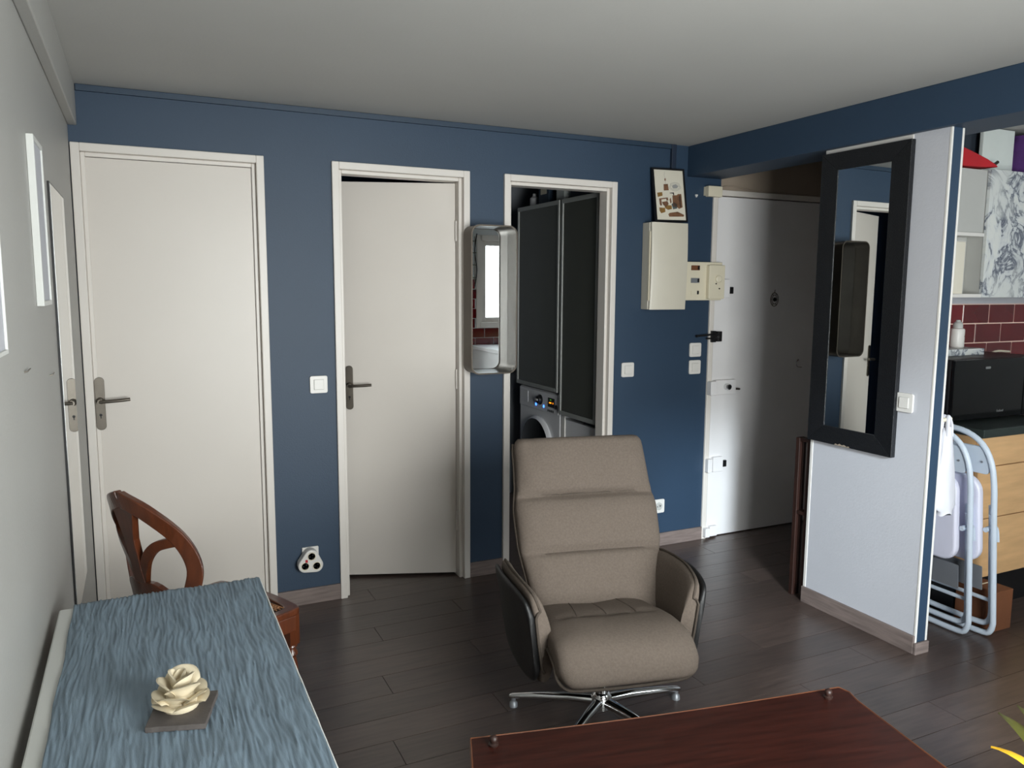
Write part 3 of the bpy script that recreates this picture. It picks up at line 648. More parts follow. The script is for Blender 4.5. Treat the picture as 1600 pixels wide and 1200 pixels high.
# slate and plaster rose
sp = [(0.73, -2.273), (0.826, -2.302), (0.856, -2.19), (0.755, -2.163)]
sl = MB(); pts = []
for k in range(4):
    a, b = Vector(sp[k]), Vector(sp[(k + 1) % 4])
    for i in range(9):
        q = a.lerp(b, i / 9); nn = 0.0016 * noise.noise(Vector((k * 7 + i * 1.3, 2, 0))); dn = Vector((b.y - a.y, a.x - b.x)).normalized()
        pts.append((q.x + dn.x * nn, q.y + dn.y * nn))
sl.prism(pts, TZ + 0.007, TZ + 0.017, XY)
tag(sl.build('slate_tile', SLATE, bevel=0.001), 'small square of dark slate under the cream rose', 'slate')
ro = thing('plaster_rose', 'cream plaster rose standing on a slate square on the blue runner', 'ornament', (0.790, -2.222, TZ + 0.017), rad(20))
def petal(az, r0, r1, z0, z1, span, curl, tilt_=0.0, th=0.0042):
    rs = []; nu, nv = 12, 7
    def P(u, v):
        a = az + span * u
        pr_ = 1 - 0.30 * abs(u) ** 2.5
        zz = z0 + (z1 - z0) * (v ** 0.8) * pr_
        r = r0 + (r1 - r0) * v ** 1.4 + curl * max(0, v - 0.7) * 3.0 * (1 - 0.5 * u * u)
        zz -= curl * max(0, v - 0.75) ** 1.2 * 2.2
        return Vector((r * cos(a), r * sin(a), zz)), a
    for sgn in (1,):
        A = []; B = []
        for j in range(nv + 1):
            ra, rb = [], []
            for i in range(nu + 1):
                p, a = P(-1 + 2 * i / nu, j / nv); e_ = th * (0.35 + 0.65 * (1 - abs(-1 + 2 * i / nu) ** 4))
                ra.append(p + Vector((cos(a), sin(a), 0)) * e_ * 0.5); rb.append(p - Vector((cos(a), sin(a), -0.3)) * e_ * 0.5)
            A.append(ra); B.append(rb)
    rings = [A[j] + B[j][::-1] for j in range(nv + 1)]
    MB().rings(rings).build('petal', PLASTER, ro, smooth=70)
petal(0.3, 0.007, 0.0095, 0.012, 0.068, 2.6, 0.0); petal(2.6, 0.011, 0.016, 0.012, 0.070, 1.5, 0.001); petal(5.2, 0.013, 0.022, 0.012, 0.066, 1.4, 0.002)
for k, az in enumerate((0.9, 2.9, 4.6)): petal(az, 0.016, 0.033, 0.008, 0.063 - 0.004 * k, 1.1, 0.004)
for k, az in enumerate((0.2, 1.5, 2.8, 4.0, 5.2)): petal(az, 0.020, 0.041, 0.003, 0.034 + 0.005 * (k % 2), 0.75, 0.005)
for k, az in enumerate((0.8, 2.2, 3.4, 4.7, 6.0)): petal(az, 0.018, 0.045, 0.0005, 0.019 + 0.003 * (k % 2), 0.62, 0.003)
MB().lathe([(0.03, 0), (0.032, 0.006), (0.02, 0.03), (0.006, 0.05)], n=20).build('heart', PLASTER, ro, smooth=60)

# ------------------------------------------------------------------ dining chair behind the table
phi = rad(31)
ch = thing('dining_chair', 'cherry wood dining chair with a pierced curved back and cane seat', 'chair', (0.757, -1.146, 0), phi - rad(90))
# local frame: +y is the way the chair faces, x to its right, origin under the middle of the back
SD, FW, BW = 0.385, 0.215, 0.165
def seat_outline(gr=0.0, n=8):
    pts = []
    for i in range(n + 1): t = i / n; pts.append(((-FW + gr) + 2 * (FW - gr) * t, SD - gr + 0.022 * sin(pi * t)))
    for i in range(1, n + 1): t = i / n; pts.append(((FW - gr) + (BW - FW) * t + 0.010 * sin(pi * t), SD - gr + (0.0 + gr - SD + gr) * t))
    for i in range(1, n + 1): t = i / n; pts.append(((BW - gr) - 2 * (BW - gr) * t, gr - 0.02 * sin(pi * t)))
    for i in range(1, n): t = i / n; pts.append(((-BW + gr) + (BW - FW) * t - 0.010 * sin(pi * t), gr + (SD - 2 * gr) * t))
    return pts
def chaikin(p, n=2):
    for _ in range(n):
        q = []
        for a, b in zip(p, p[1:] + p[:1]): q += [(a[0] * .75 + b[0] * .25, a[1] * .75 + b[1] * .25), (a[0] * .25 + b[0] * .75, a[1] * .25 + b[1] * .75)]
        p = q
    return p
def soften(p, r_=0.03):
    out = []; n_ = len(p)
    for i in range(n_):
        ws = [(max(0, 1 - math.dist(p[i], q) / r_), q) for q in p]; t_ = sum(w for w, q in ws)
        out.append((sum(w * q[0] for w, q in ws) / t_, sum(w * q[1] for w, q in ws) / t_))
    return out
def dens(p, k=3): return [(a[0] + (b[0] - a[0]) * i / k, a[1] + (b[1] - a[1]) * i / k) for a, b in zip(p, p[1:] + p[:1]) for i in range(k) if a != b]
o_, i_ = soften(dens(seat_outline(0)), 0.040), soften(dens(seat_outline(0.036)), 0.045)
sf = MB(); n = len(o_)
for (za, zb) in ((0.438, 0.462),):
    vs = [Vector((*p, za)) for p in o_] + [Vector((*p, zb)) for p in o_] + [Vector((*p, zb)) for p in i_] + [Vector((*p, za)) for p in i_]
    fs = []
    for k in range(n):
        q = (k + 1) % n
        for a in range(4): b = (a + 1) % 4; fs.append((a * n + k, a * n + q, b * n + q, b * n + k))
    sf.add(vs, fs)
sf.build('seat_frame', CHAIRW, ch, bevel=0.005)
cn = MB().prism(i_, 0.451, 0.455, XY, 1)
xx = -0.16
while xx < 0.165:
    cn.tube([(xx, 0.042, 0.4585), (xx, SD - 0.040, 0.4585)], 0.0030, 4); xx += 0.013
yv = 0.045
while yv < SD - 0.038:
    w_ = BW - 0.037 + (FW - BW) * yv / SD; cn.tube([(-w_, yv, 0.4600), (w_, yv, 0.4600)], 0.0030, 4); yv += 0.013
cn.build('cane_seat', [CANE, CANEH], ch)
rl = MB().box(-FW + 0.02, FW - 0.02, SD - 0.028, SD - 0.008, 0.385, 0.438)
rl.box(-BW + 0.02, BW - 0.02, 0.006, 0.026, 0.385, 0.438)
for s_ in (1, -1):
    T_ = Matrix.Translation((s_ * (FW + BW) / 2 * 0.955, SD / 2, 0)) @ Matrix.Rotation(-s_ * math.atan2(FW - BW, SD), 4, 'Z')
    rl.box(-0.009, 0.009, -SD / 2 + 0.02, SD / 2 - 0.02, 0.385, 0.438, T=T_)
rl.build('seat_rail', CHAIRW, ch, bevel=0.003)
for s_ in (1, -1):
    x, yv = s_ * (FW - 0.028), SD - 0.026
    lg = MB().box(x - 0.020, x + 0.020, yv - 0.020, yv + 0.020, 0.335, 0.439)
    lg.lathe([(0.018, 0.335), (0.021, 0.328), (0.013, 0.320), (0.020, 0.308), (0.022, 0.300), (0.014, 0.290), (0.019, 0.27), (0.022, 0.24), (0.020, 0.19), (0.015, 0.10), (0.012, 0.06), (0.018, 0.045), (0.014, 0.03), (0.011, 0.0)], c=(x, yv, 0), n=16)
    lg.build('leg', CHAIRW, ch, smooth=40)
    lg = MB().tube(smoothpath([(s_ * (BW - 0.02), 0.02, 0.44), (s_ * (BW - 0.02), 0.0, 0.30), (s_ * (BW - 0.015), -0.02, 0.15), (s_ * (BW - 0.01), -0.065, 0.0)]), 0.019, 8)
    lg.build('leg', CHAIRW, ch, smooth=50)
# pierced barrel back: drawn flat in (u, z), wrapped around a cylinder, leaning back
RB = 0.235
def wrap(u, z, d=0.0):
    a = u / RB; r = RB - d
    return Vector((r * sin(a), RB - r * cos(a) - 0.02 - (z - 0.46) * 0.20 + 0.02, z))
def strip(mb, path, w, th):
    # flat moulding with rectangular section following path in (u,z); w may be a list
    P = [Vector((*p, 0)) for p in path]; k = len(P); rs = []
    for i in range(k):
        tt = (P[min(i + 1, k - 1)] - P[max(i - 1, 0)]).normalized(); nn = Vector((-tt.y, tt.x, 0)); ww = w[i] if isinstance(w, list) else w
        a = P[i] + nn * ww / 2; b = P[i] - nn * ww / 2
        rs.append([wrap(a.x, a.y, -th / 2), wrap(b.x, b.y, -th / 2), wrap(b.x, b.y, th / 2), wrap(a.x, a.y, th / 2)])
    mb.rings(rs)
for s_ in (1, -1):
    hp = MB(); pth = smoothpath([(0.0, 0.905, 0), (s_ * 0.085, 0.872, 0), (s_ * 0.165, 0.795, 0), (s_ * 0.192, 0.70, 0), (s_ * 0.165, 0.615, 0), (s_ * 0.135, 0.55, 0), (s_ * 0.125, 0.43, 0)], 6)
    k = len(pth); strip(hp, [(p.x, p.y) for p in pth], [0.052 - 0.014 * i / k for i in range(k)], 0.024)
    hp.build('back_hoop', CHAIRW, ch, bevel=0.004)
    ip = MB(); pth = smoothpath([(s_ * 0.012, 0.64, 0), (s_ * 0.045, 0.715, 0), (s_ * 0.095, 0.765, 0), (s_ * 0.165, 0.785, 0)], 6)
    strip(ip, [(p.x, p.y) for p in pth], 0.030, 0.018); ip.build('back_scroll', CHAIRW, ch, bevel=0.003)
    bp_ = MB(); pth = smoothpath([(0.0, 0.60, 0), (s_ * 0.05, 0.612, 0), (s_ * 0.10, 0.585, 0), (s_ * 0.15, 0.58, 0)], 5)
    strip(bp_, [(p.x, p.y) for p in pth], [0.07 - 0.03 * i / len(pth) for i in range(len(pth))], 0.022); bp_.build('lower_rail', CHAIRW, ch, bevel=0.003)
spn = MB(); pth = smoothpath([(0, 0.435, 0), (0, 0.58, 0), (0, 0.65, 0), (0, 0.78, 0), (0, 0.86, 0), (0, 0.885, 0)], 4); k = len(pth)
strip(spn, [(p.x, p.y) for p in pth], [lerp([(0.43, 0.05), (0.58, 0.075), (0.66, 0.046), (0.78, 0.05), (0.87, 0.10), (0.9, 0.10)], p.y) for p in pth], 0.022)
spn.build('back_splat', CHAIRW, ch, bevel=0.003)

# ------------------------------------------------------------------ armchair
ac_ = thing('swivel_armchair', 'greige fabric reclining armchair with black outer arms on a chrome star base', 'armchair', (2.192, -1.435, 0), rad(-12.5))
# local: x to the right in the photo, -y towards the viewer
def loft(path, hw, tf, tb, nu=28, pw=3.2, side=Vector((1, 0, 0)), tuft=None, pv=2.6):
    P = [Vector(p) for p in path]; k = len(P); rs = []
    for i in range(k):
        tt = (P[min(i + 1, k - 1)] - P[max(i - 1, 0)]).normalized(); nn = side.cross(tt).normalized(); ring = []
        for j in range(nu):
            a = 2 * pi * j / nu; c_, s_ = cos(a), sin(a)
            cx = math.copysign(abs(c_) ** (2 / pw), c_); sx = math.copysign(abs(s_) ** (2 / pv), s_)
            th = tf[i] if s_ > 0 else tb[i]
            q = P[i] + side * hw[i] * cx + nn * th * sx
            if tuft and s_ > 0: q += nn * tuft(cx, i / (k - 1)) * sx
            ring.append(q)
        rs.append(ring)
    return rs
N_ = 64
# backrest
bpath = [Vector((0, 0.045 + 0.285 * v + 0.02 * v * v, 0.335 + 0.61 * v)) for v in [i / N_ for i in range(N_ + 1)]]
bw = []; btf = []; btb = []
for i in range(N_ + 1):
    v = i / N_
    e_ = min(1, (1 - v) / 0.05) ; e0 = min(1, v / 0.04)
    w_ = lerp([(0, 0.225), (0.2, 0.250), (0.40, 0.272), (0.60, 0.276), (0.72, 0.263), (0.85, 0.258), (1, 0.256)], v)
    bw.append(w_ * (0.93 + 0.07 * math.sqrt(e_)) if e_ < 1 else w_)
    dip = 0
    for s0, amp in ((0.365, 0.020), (0.665, 0.028)): dip += amp * math.exp(-((v - s0) / 0.012) ** 2) + 0.45 * amp * math.exp(-((v - s0) / 0.05) ** 2)
    full = 0.062 + 0.010 * math.exp(-((v - 0.86) / 0.10) ** 2) + 0.006 * math.exp(-((v - 0.55) / 0.1) ** 2)
    btf.append(max(0.006, (full - dip) * math.sqrt(max(0.02, 1 - (1 - e_) ** 2)) * math.sqrt(max(0.1, e0))))
    btb.append(0.055 * math.sqrt(max(0.04, 1 - (1 - e_) ** 2)))
def btuft(cx, v):
    d_ = 0.0
    for tx in (-0.38, 0.42): d_ -= 0.012 * math.exp(-((cx - tx) / 0.05) ** 2 - ((v - 0.67) / 0.03) ** 2)
    if v > 0.72: d_ += 0.006 * noise.noise(Vector((cx * 7, v * 4, 1))) - 0.007 * max(0, v - 0.80) * 5 * (math.exp(-((cx + 0.12) / 0.025) ** 2) + math.exp(-((cx - 0.25) / 0.03) ** 2) + 0.6 * math.exp(-((cx - 0.62) / 0.04) ** 2))
    d_ -= 0.004 * max(0, v - 0.9) * 10 * math.exp(-((cx + 0.05) / 0.03) ** 2) + 0.0
    return d_ + 0.003 * noise.noise(Vector((cx * 4, v * 9, 4)))
bo = MB().rings(loft(bpath, bw, btf, btb, 56, 4.5, tuft=btuft)).build('backrest', FABRIC, ac_, smooth=80)
# piping round the backrest edge
for s_ in (1, -1):
    MB().tube([bpath[i] + Vector((s_ * (bw[i] + 0.002), 0.012, 0)) for i in range(4, N_ - 1, 2)], 0.005, 6).build('piping', FABRICD, bo, smooth=60)
for v_ in (0.365, 0.665):
    i = round(v_ * N_); tt = (bpath[i + 1] - bpath[i - 1]).normalized(); nn = Vector((1, 0, 0)).cross(tt)
    MB().tube([bpath[i] + Vector((bw[i] * 0.97 * u, 0, 0)) + nn * (btf[i] * (1 - abs(u) ** 4.5) ** (1 / 2.6) - 0.001 + btuft(u, v_)) for u in [-0.97 + 1.94 * k / 30 for k in range(31)]], 0.0022, 5).build('seam', FABRICD, bo, smooth=60)
# seat
cpts = smoothpath([(-0.040, 0.10, 0.344), (-0.042, -0.02, 0.363), (-0.045, -0.14, 0.384), (-0.045, -0.24, 0.393), (-0.045, -0.312, 0.382), (-0.045, -0.350, 0.346), (-0.045, -0.360, 0.316)], 8)
k = len(cpts); sw = []; stf = []; stb = []
for i in range(k):
    v = i / (k - 1); e_ = min(1, (1 - v) / 0.12)
    sw.append(lerp([(0, 0.200), (0.3, 0.222), (0.6, 0.230), (0.8, 0.230), (1, 0.202)], v) * (0.9 + 0.1 * math.sqrt(e_)))
    stf.append(max(0.006, 0.062 * math.sqrt(max(0.03, 1 - (1 - e_) ** 2)))); stb.append(0.030 * math.sqrt(max(0.05, e_)))
def stuft(cx, v):
    d_ = -0.010 * math.exp(-((cx + 0.02) / 0.06) ** 2) * max(0, 1 - v / 0.45)
    d_ -= 0.006 * math.exp(-((v - 0.36) / 0.025) ** 2) * (abs(cx) < 0.75)
    for tx in (-0.45, 0.42): d_ -= 0.006 * math.exp(-((cx - tx) / 0.06) ** 2 - ((v - 0.34) / 0.05) ** 2)
    return d_ + 0.004 * noise.noise(Vector((cx * 3, v * 6, 9)))
def flip(rings): return rings
srs = loft(cpts, sw, stf, stb, 56, 5.5, side=Vector((-1, 0, 0)), tuft=lambda c_, v: stuft(-c_, v), pv=4.2)
so = MB().rings(srs).build('seat', FABRIC, ac_, smooth=80)
pp = [cpts[i] + Vector((-(sw[i] + 0.001), 0, -0.012)) for i in range(6, k)] + [cpts[k - 1] + Vector((sw[k - 1] * u, -0.006, -0.010 - 0.006 * (1 - u * u))) for u in [-0.9 + 1.8 * q / 12 for q in range(13)]] + [cpts[i] + Vector((sw[i] + 0.001, 0, -0.012)) for i in range(k - 1, 5, -1)]
MB().tube(pp, 0.0055, 8).build('piping', FABRICD, so, smooth=60)
def seat_pt(cx, v):
    i = min(k - 2, max(1, round(v * (k - 1)))); tt = (cpts[i + 1] - cpts[i - 1]).normalized(); nn = Vector((-1, 0, 0)).cross(tt).normalized()
    return cpts[i] + Vector((sw[i] * cx, 0, 0)) + nn * (stf[i] * (1 - abs(cx) ** 5.5) ** (1 / 4.2) + stuft(cx, v) - 0.0005)
MB().tube([seat_pt(-0.8 + 1.6 * q / 24, 0.36) for q in range(25)], 0.0022, 5).build('seam', FABRICD, so, smooth=60)
for cx0, cx1 in ((-0.40, -0.46), (0.0, 0.0), (0.42, 0.48)):
    MB().tube([seat_pt(cx0 + (cx1 - cx0) * q / 10, 0.10 + 0.26 * q / 10) for q in range(11)], 0.002, 5).build('seam', FABRICD, so, smooth=60)
ub = MB().rings(loft([(-0.03, 0.10, 0.318), (-0.03, -0.05, 0.325), (-0.03, -0.20, 0.342), (-0.03, -0.28, 0.345)], [0.19, 0.20, 0.20, 0.17], [0.016] * 4, [0.016] * 4, 24, 5, side=Vector((-1, 0, 0))))
ub.build('seat_base', LEATHER, ac_, smooth=60)
# arms: curved panels, fabric inside, black shell outside
def arm(s_, dx=0.0):
    st = [(0.16, 0.262, 0.540, 0.30), (0.10, 0.266, 0.556, 0.265), (0.02, 0.268, 0.564, 0.248), (-0.07, 0.264, 0.570, 0.242), (-0.14, 0.256, 0.568, 0.242), (-0.19, 0.250, 0.560, 0.250), (-0.214, 0.247, 0.545, 0.265), (-0.226, 0.245, 0.505, 0.30)]
    pth = smoothpath([(a, b, 0) for a, b, c_, d_ in st], 4); zt = smoothpath([(a, c_, d_) for a, b, c_, d_ in st], 4)
    def rings(off, th, gz, flare):
        out = []
        for i, p in enumerate(pth):
            t_ = (pth[min(i + 1, len(pth) - 1)] - pth[max(i - 1, 0)]).normalized(); nn = Vector((-t_.y, t_.x)); 
            if nn.y < 0: nn = -nn         # outward in (y,x) space
            top, bot = zt[i].y + gz, zt[i].z - gz; hz = (top - bot) / 2; ring = []
            for j in range(24):
                a = 2 * pi * j / 24; c_, q = cos(a), sin(a)
                zz = (top + bot) / 2 + hz * math.copysign(abs(q) ** 0.55, q)
                f_ = flare * ((zz - 0.30) / 0.28) ** 2 * 0.05 * (1 if zz > 0.3 else 0)
                o2 = off + th * math.copysign(abs(c_) ** 0.7, c_) + f_
                ring.append(Vector((s_ * (p.y + nn.y * o2) + dx, p.x + nn.x * o2, zz)))
            out.append(ring)
        return out
    a = MB().rings(rings(0, 0.024, 0, 1)).build('armrest', FABRIC, ac_, smooth=70)
    MB().rings(rings(0.034, 0.013, -0.012, 1)).build('arm_shell', LEATHER, a, smooth=70)
    pr_ = rings(0, 0.026, 0, 1)
    MB().tube([r[6] + Vector((0, 0, 0.002)) for r in pr_] + [pr_[-1][j] + Vector((0, -0.004, 0)) for j in (5, 3, 0, 21, 19)], 0.0045, 6).build('piping', FABRICD, a, smooth=60)
arm(-1, -0.026); arm(1, -0.046)
# star base
bs = thing('tmp', 'x', 'x'); bpy.data.objects.remove(bs)
MB().lathe([(0.034, 0.040), (0.037, 0.082), (0.030, 0.096), (0.026, 0.100), (0.026, 0.28)], c=(-0.012, -0.02, 0), n=24).build('column', CHROME, ac_, smooth=40)
MB().box(-0.09, 0.09, -0.10, 0.10, 0.278, 0.306).build('swivel_plate', BLACKP, ac_, bevel=0.004)
for kk in range(5):
    a = rad(10.5 + 72 * kk); dr = Vector((cos(a), sin(a), 0)); sd = Vector((-sin(a), cos(a), 0)); rs = []
    for t_, w_, h_, zc_ in ((0.02, 0.020, 0.018, 0.066), (0.12, 0.017, 0.016, 0.064), (0.24, 0.014, 0.013, 0.052), (0.325, 0.012, 0.010, 0.040), (0.335, 0.009, 0.007, 0.038)):
        c_ = dr * t_ + Vector((-0.012, -0.02, zc_)); rs.append([c_ + sd * w_ * cos(q) + Vector((0, 0, 1)) * h_ * sin(q) for q in [2 * pi * j / 12 for j in range(12)]])
    lg = MB().rings(rs).build('base_leg', CHROME, ac_, smooth=45)
    q = dr * 0.32 + Vector((-0.012, -0.02, 0))
    MB().lathe([(0.010, 0.036), (0.008, 0.022), (0.015, 0.014), (0.016, 0.0)], c=(q.x, q.y, 0), n=14).build('glide', GREYM, lg, smooth=40)

# ------------------------------------------------------------------ coffee table
ct = thing('coffee_table', 'low red brown wooden table in the foreground', 'table', (1.424, -2.057, 0), rad(-11.1))
CZ = 0.45
def cedge(n=14):
    pts = []
    L_ = 1.019
    for i in range(n + 1): t_ = i / n; pts.append((L_ * t_, -0.012 * sin(pi * t_)))
    pts += [(L_ + 0.012, -0.03)]
    for i in range(1, n + 1): t_ = i / n; pts.append((L_ + 0.004, -0.03 - 0.58 * t_))
    for i in range(1, n + 1): t_ = i / n; pts.append((L_ - (L_ + 0.10) * t_, -0.61 + 0.012 * sin(pi * t_)))
    for i in range(1, n): t_ = i / n; pts.append((-0.10 + 0.10 * t_, -0.61 + 0.61 * t_))
    return pts[::-1]
tp = MB(); ep = cedge()
tp.prism(ep, CZ - 0.028, CZ - 0.0005, XY)
tp.build('tabletop', MAHOG, ct, bevel=0.004, seg=3)
MB().tube([(*p, CZ - 0.004) for p in ep], 0.0045, 6, loop=True).build('edge_highlight', MAHOGR, ct, smooth=60)
for (x, yv) in ((0.047, -0.042), (0.955, -0.043), (0.955, -0.56), (-0.03, -0.56)):
    MB().lathe([(0.020, 0.0), (0.024, 0.03), (0.030, 0.10), (0.022, 0.16), (0.030, 0.26), (0.030, 0.33), (0.026, CZ - 0.028)], c=(x, yv, 0), n=18).build('leg', MAHOG, ct, smooth=40)
    MB().lathe([(0.011, CZ - 0.001), (0.012, CZ + 0.004), (0.007, CZ + 0.007), (0.010, CZ + 0.014), (0.009, CZ + 0.021), (0.003, CZ + 0.025)], c=(x, yv, 0), n=16).build('finial', DARKW, ct, smooth=50)
MB().box(0.06, 0.945, -0.075, -0.055, CZ - 0.09, CZ - 0.028).box(0.0, 0.945, -0.55, -0.53, CZ - 0.09, CZ - 0.028).build('apron', MAHOG, ct)

# ------------------------------------------------------------------ dark wooden shelf unit just behind the partition
sh = thing('wooden_stand', 'narrow dark wooden stand tucked behind the far edge of the partition', 'stand', (0, 0, 0))
for x in (3.640, 3.667):
    for yv in (-0.946, -0.872): MB().box(x, x + 0.020, yv - 0.024, yv, 0, 0.80).build('post', DARKW, sh, bevel=0.003)
for z in (0.42, 0.784): MB().box(3.643, 3.684, -0.966, -0.876, z, z + 0.016).build('shelf_board', DARKW, sh)

# ------------------------------------------------------------------ laundry room
XC = 3.10
cb = thing('laundry_cabinet', 'tall cabinet with two smoked glass doors in the laundry room', 'cabinet')
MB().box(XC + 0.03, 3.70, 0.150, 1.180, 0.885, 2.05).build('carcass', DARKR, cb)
for (y0, y1, z0, z1) in ((0.59, 1.175, 0.862, 2.052), (0.085, 0.562, 0.732, 2.052)):
    y0 = max(y0, 0.135)
    fx = MB(); t_ = 0.020
    for a, b, c_, e_ in ((y0, y0 + t_, z0, z1), (y1 - t_, y1, z0, z1), (y0 + t_, y1 - t_, z0, z0 + t_ * 1.3), (y0 + t_, y1 - t_, z1 - t_ * 1.3, z1)): fx.box(XC, XC + 0.022, a, b, c_, e_)
    dr_ = fx.build('cabinet_door', ALU, cb, bevel=0.0015)
    MB().box(XC + 0.006, XC + 0.012, y0 + t_, y1 - t_, z0 + t_ * 1.3, z1 - t_ * 1.3).build('pane', SMOKE, dr_)
wm = thing('washing_machine', 'white front loading washing machine with lit display in the laundry room', 'washing machine')
MB().box(3.125, 3.68, 0.588, 1.165, 0.01, 0.850).build('body', APPL, wm, bevel=0.010, seg=3)
def yzp(x): return YZl(x)
pn = MB().prism(rrect(0.60, 1.155, 0.715, 0.842, 0.01, 3), 0, 0.008, YZl(3.125)).build('control_panel', APPL, wm, bevel=0.003)
dp = MB().prism(rrect(0.648, 0.735, 0.755, 0.815, 0.003, 2), 0.008, 0.010, YZl(3.125)).build('display', BLACKG, pn)
MB().prism(rrect(0.688, 0.717, 0.779, 0.787, 0.001, 1), 0.010, 0.0108, YZl(3.125)).build('display_digits', LEDO, wm)
MB().prism(rrect(0.690, 0.706, 0.799, 0.806, 0.001, 1), 0.010, 0.0108, YZl(3.125)).build('display_icon', LEDG, wm)
MB().prism(rrect(0.664, 0.669, 0.779, 0.789, 0.001, 1), 0.010, 0.0108, YZl(3.125)).build('display_digits', LEDO, wm)
TY = lambda x, yv, z: Matrix.Translation((x, yv, z)) @ Matrix.Rotation(rad(-90), 4, 'Y')
MB().lathe([(0.034, 0), (0.034, 0.006), (0.026, 0.008), (0.024, 0.024), (0.018, 0.028)], n=20, T=TY(3.117, 0.845, 0.786)).build('programme_dial', BLACKP, wm, smooth=40)
MB().box(3.084, 3.0885, 0.828, 0.858, 0.782, 0.794).build('dial_mark', WHITEP, wm)
for yv in (0.905, 0.795): MB().lathe([(0.009, 0), (0.009, 0.003), (0.004, 0.004)], n=14, T=TY(3.117, yv, 0.748)).build('indicator_lamp', LEDB, wm)
MB().lathe([(0.014, 0), (0.014, 0.008), (0.008, 0.010)], n=14, T=TY(3.117, 0.622, 0.765)).build('start_button', NICKEL, wm, smooth=40)
for k in range(4): MB().prism(rrect(0.662 + 0.022 * k, 0.671 + 0.022 * k, 0.722, 0.738, 0.002, 2), 0.008, 0.010, YZl(3.125)).build('button', BLACKP, wm)
MB().prism(rrect(1.02, 1.14, 0.745, 0.825, 0.008, 3), 0.008, 0.012, YZl(3.125)).build('detergent_drawer', APPL, wm, bevel=0.003)
dr_ = MB().lathe([(0.215, 0), (0.218, 0.012), (0.205, 0.028), (0.180, 0.034), (0.170, 0.026)], n=40, T=TY(3.125, 0.885, 0.455)).build('porthole_door', APPL, wm, smooth=40)
MB().lathe([(0.200, 0.0305), (0.17, 0.038), (0.10, 0.046), (0.01, 0.05)], n=40, T=TY(3.125, 0.885, 0.455)).build('porthole_glass', BLACKG, dr_, smooth=60)
lc = thing('low_cabinet', 'white low cupboard beside the washing machine', 'cabinet')
MB().box(3.135, 3.68, 0.150, 0.575, 0.01, 0.700).build('body', APPL, lc, bevel=0.006)
MB().box(3.128, 3.135, 0.535, 0.575, 0.01, 0.720).build('side_strip', WHITEP, lc)
tag(MB().prism(rrect(3.15, 3.45, 0.16, 0.36, 0.02, 3), 0.7005, 0.722, XY).build('black_gap_slab', BLACKP, bevel=0.004), 'flat black tray put in for the dark gap above the low cupboard in the laundry room', 'slab')  # black piece put in as the shaded gap below the cabinet door
# boxes on the laundry cabinet
for (y0, y1, x0, h, m_, lab) in ((0.84, 0.98, 3.16, 0.20, BLUE2, 'blue box stored on top of the laundry cabinet'), (0.62, 0.72, 3.15, 0.21, PALEC, 'pale carton stored on top of the laundry cabinet'), (0.34, 0.56, 3.16, 0.21, BLUED, 'dark blue box stored on top of the laundry cabinet')):
    b = thing('storage_box', lab, 'box', (0, 0, 0))
    MB().box(x0, x0 + 0.3, y0, y1, 2.0535, 2.0535 + h).build('box_body', m_, b, bevel=0.003)
    MB().box(x0 - 0.004, x0 + 0.304, y0 - 0.003, y1 + 0.003, 2.0535 + h, 2.0535 + h + 0.02).build('lid', m_, b, bevel=0.002)
    MB().prism(rrect(y0 + 0.03, y1 - 0.03, 2.12, 2.17, 0.003, 2), 0, 0.002, YZl(x0)).build('paper_label', CREAMP, b)
bo_ = MB().lathe([(0.028, 0), (0.03, 0.01), (0.03, 0.06), (0.012, 0.075), (0.012, 0.09)], c=(3.19, 1.10, 2.0535), n=16)
tag(bo_.build('small_bottle', APPL, smooth=40), 'small pale bottle at the far end of the laundry cabinet top', 'bottle')

# ------------------------------------------------------------------ kitchen
KF = -1.47
ku = thing('kitchen_counter', 'tan wood drawer unit under the dark worktop', 'cabinet')
MB().box(4.14, 5.6, KF + 0.022, KY - 0.012, 0.19, 0.862).build('carcass', MAPLE, ku)
MB().box(4.14, 5.6, KF + 0.07, KY - 0.1, 0.0, 0.19).build('plinth', BLACKP, ku)  # black colour paints in the shade under the drawers
for x0, x1 in ((4.14, 4.70), (4.704, 5.30)):
    for z0, z1 in ((0.724, 0.858), (0.480, 0.720), (0.196, 0.476)):
        w_ = MB().box(x0 + 0.001, x1 - 0.001, KF, KF + 0.020, z0, z1).build('drawer_front', MAPLE, ku, bevel=0.002)
tag(MB().box(4.125, 5.62, KF - 0.025, KY - 0.0115, 0.864, 0.903).build('worktop', WORK, bevel=0.004), 'dark green grey kitchen worktop', 'worktop')
mw = thing('microwave', 'black microwave standing on the dark worktop', 'microwave')
MX0, MX1, MYF = 4.13, 4.78, -1.33
MB().box(MX0, MX1, MYF + 0.02, -0.96, 0.912, 1.200).build('body', BLACKP, mw, bevel=0.006)
MB().box(MX0, MX1 - 0.13, MYF, MYF + 0.019, 0.914, 1.198).build('door', BLACKG, mw, bevel=0.004)
MB().box(MX1 - 0.127, MX1, MYF, MYF + 0.019, 0.914, 1.198).build('control_panel', BLACKG, mw, bevel=0.004)
MB().prism(rrect(4.347, 4.385, 1.152, 1.163, 0.004, 3), 0, 0.002, XZ(MYF)).build('silver_badge', CHROME, mw)
bdg = MB()
for k in range(8): bdg.prism(rrect(4.455 + k * 0.0062, 4.4595 + k * 0.0062, 0.940, 0.949 + (0.003 if k in (0, 3, 7) else 0), 0.001, 1), 0, 0.002, XZ(MYF))
bdg.build('silver_lettering', CHROME, mw)
for x in (MX0 + 0.05, MX1 - 0.05):
    for yv in (MYF + 0.06, -1.0): MB().cyl((x, yv, 0.9035), (x, yv, 0.913), 0.014, n=10).build('foot', BLACKP, mw)
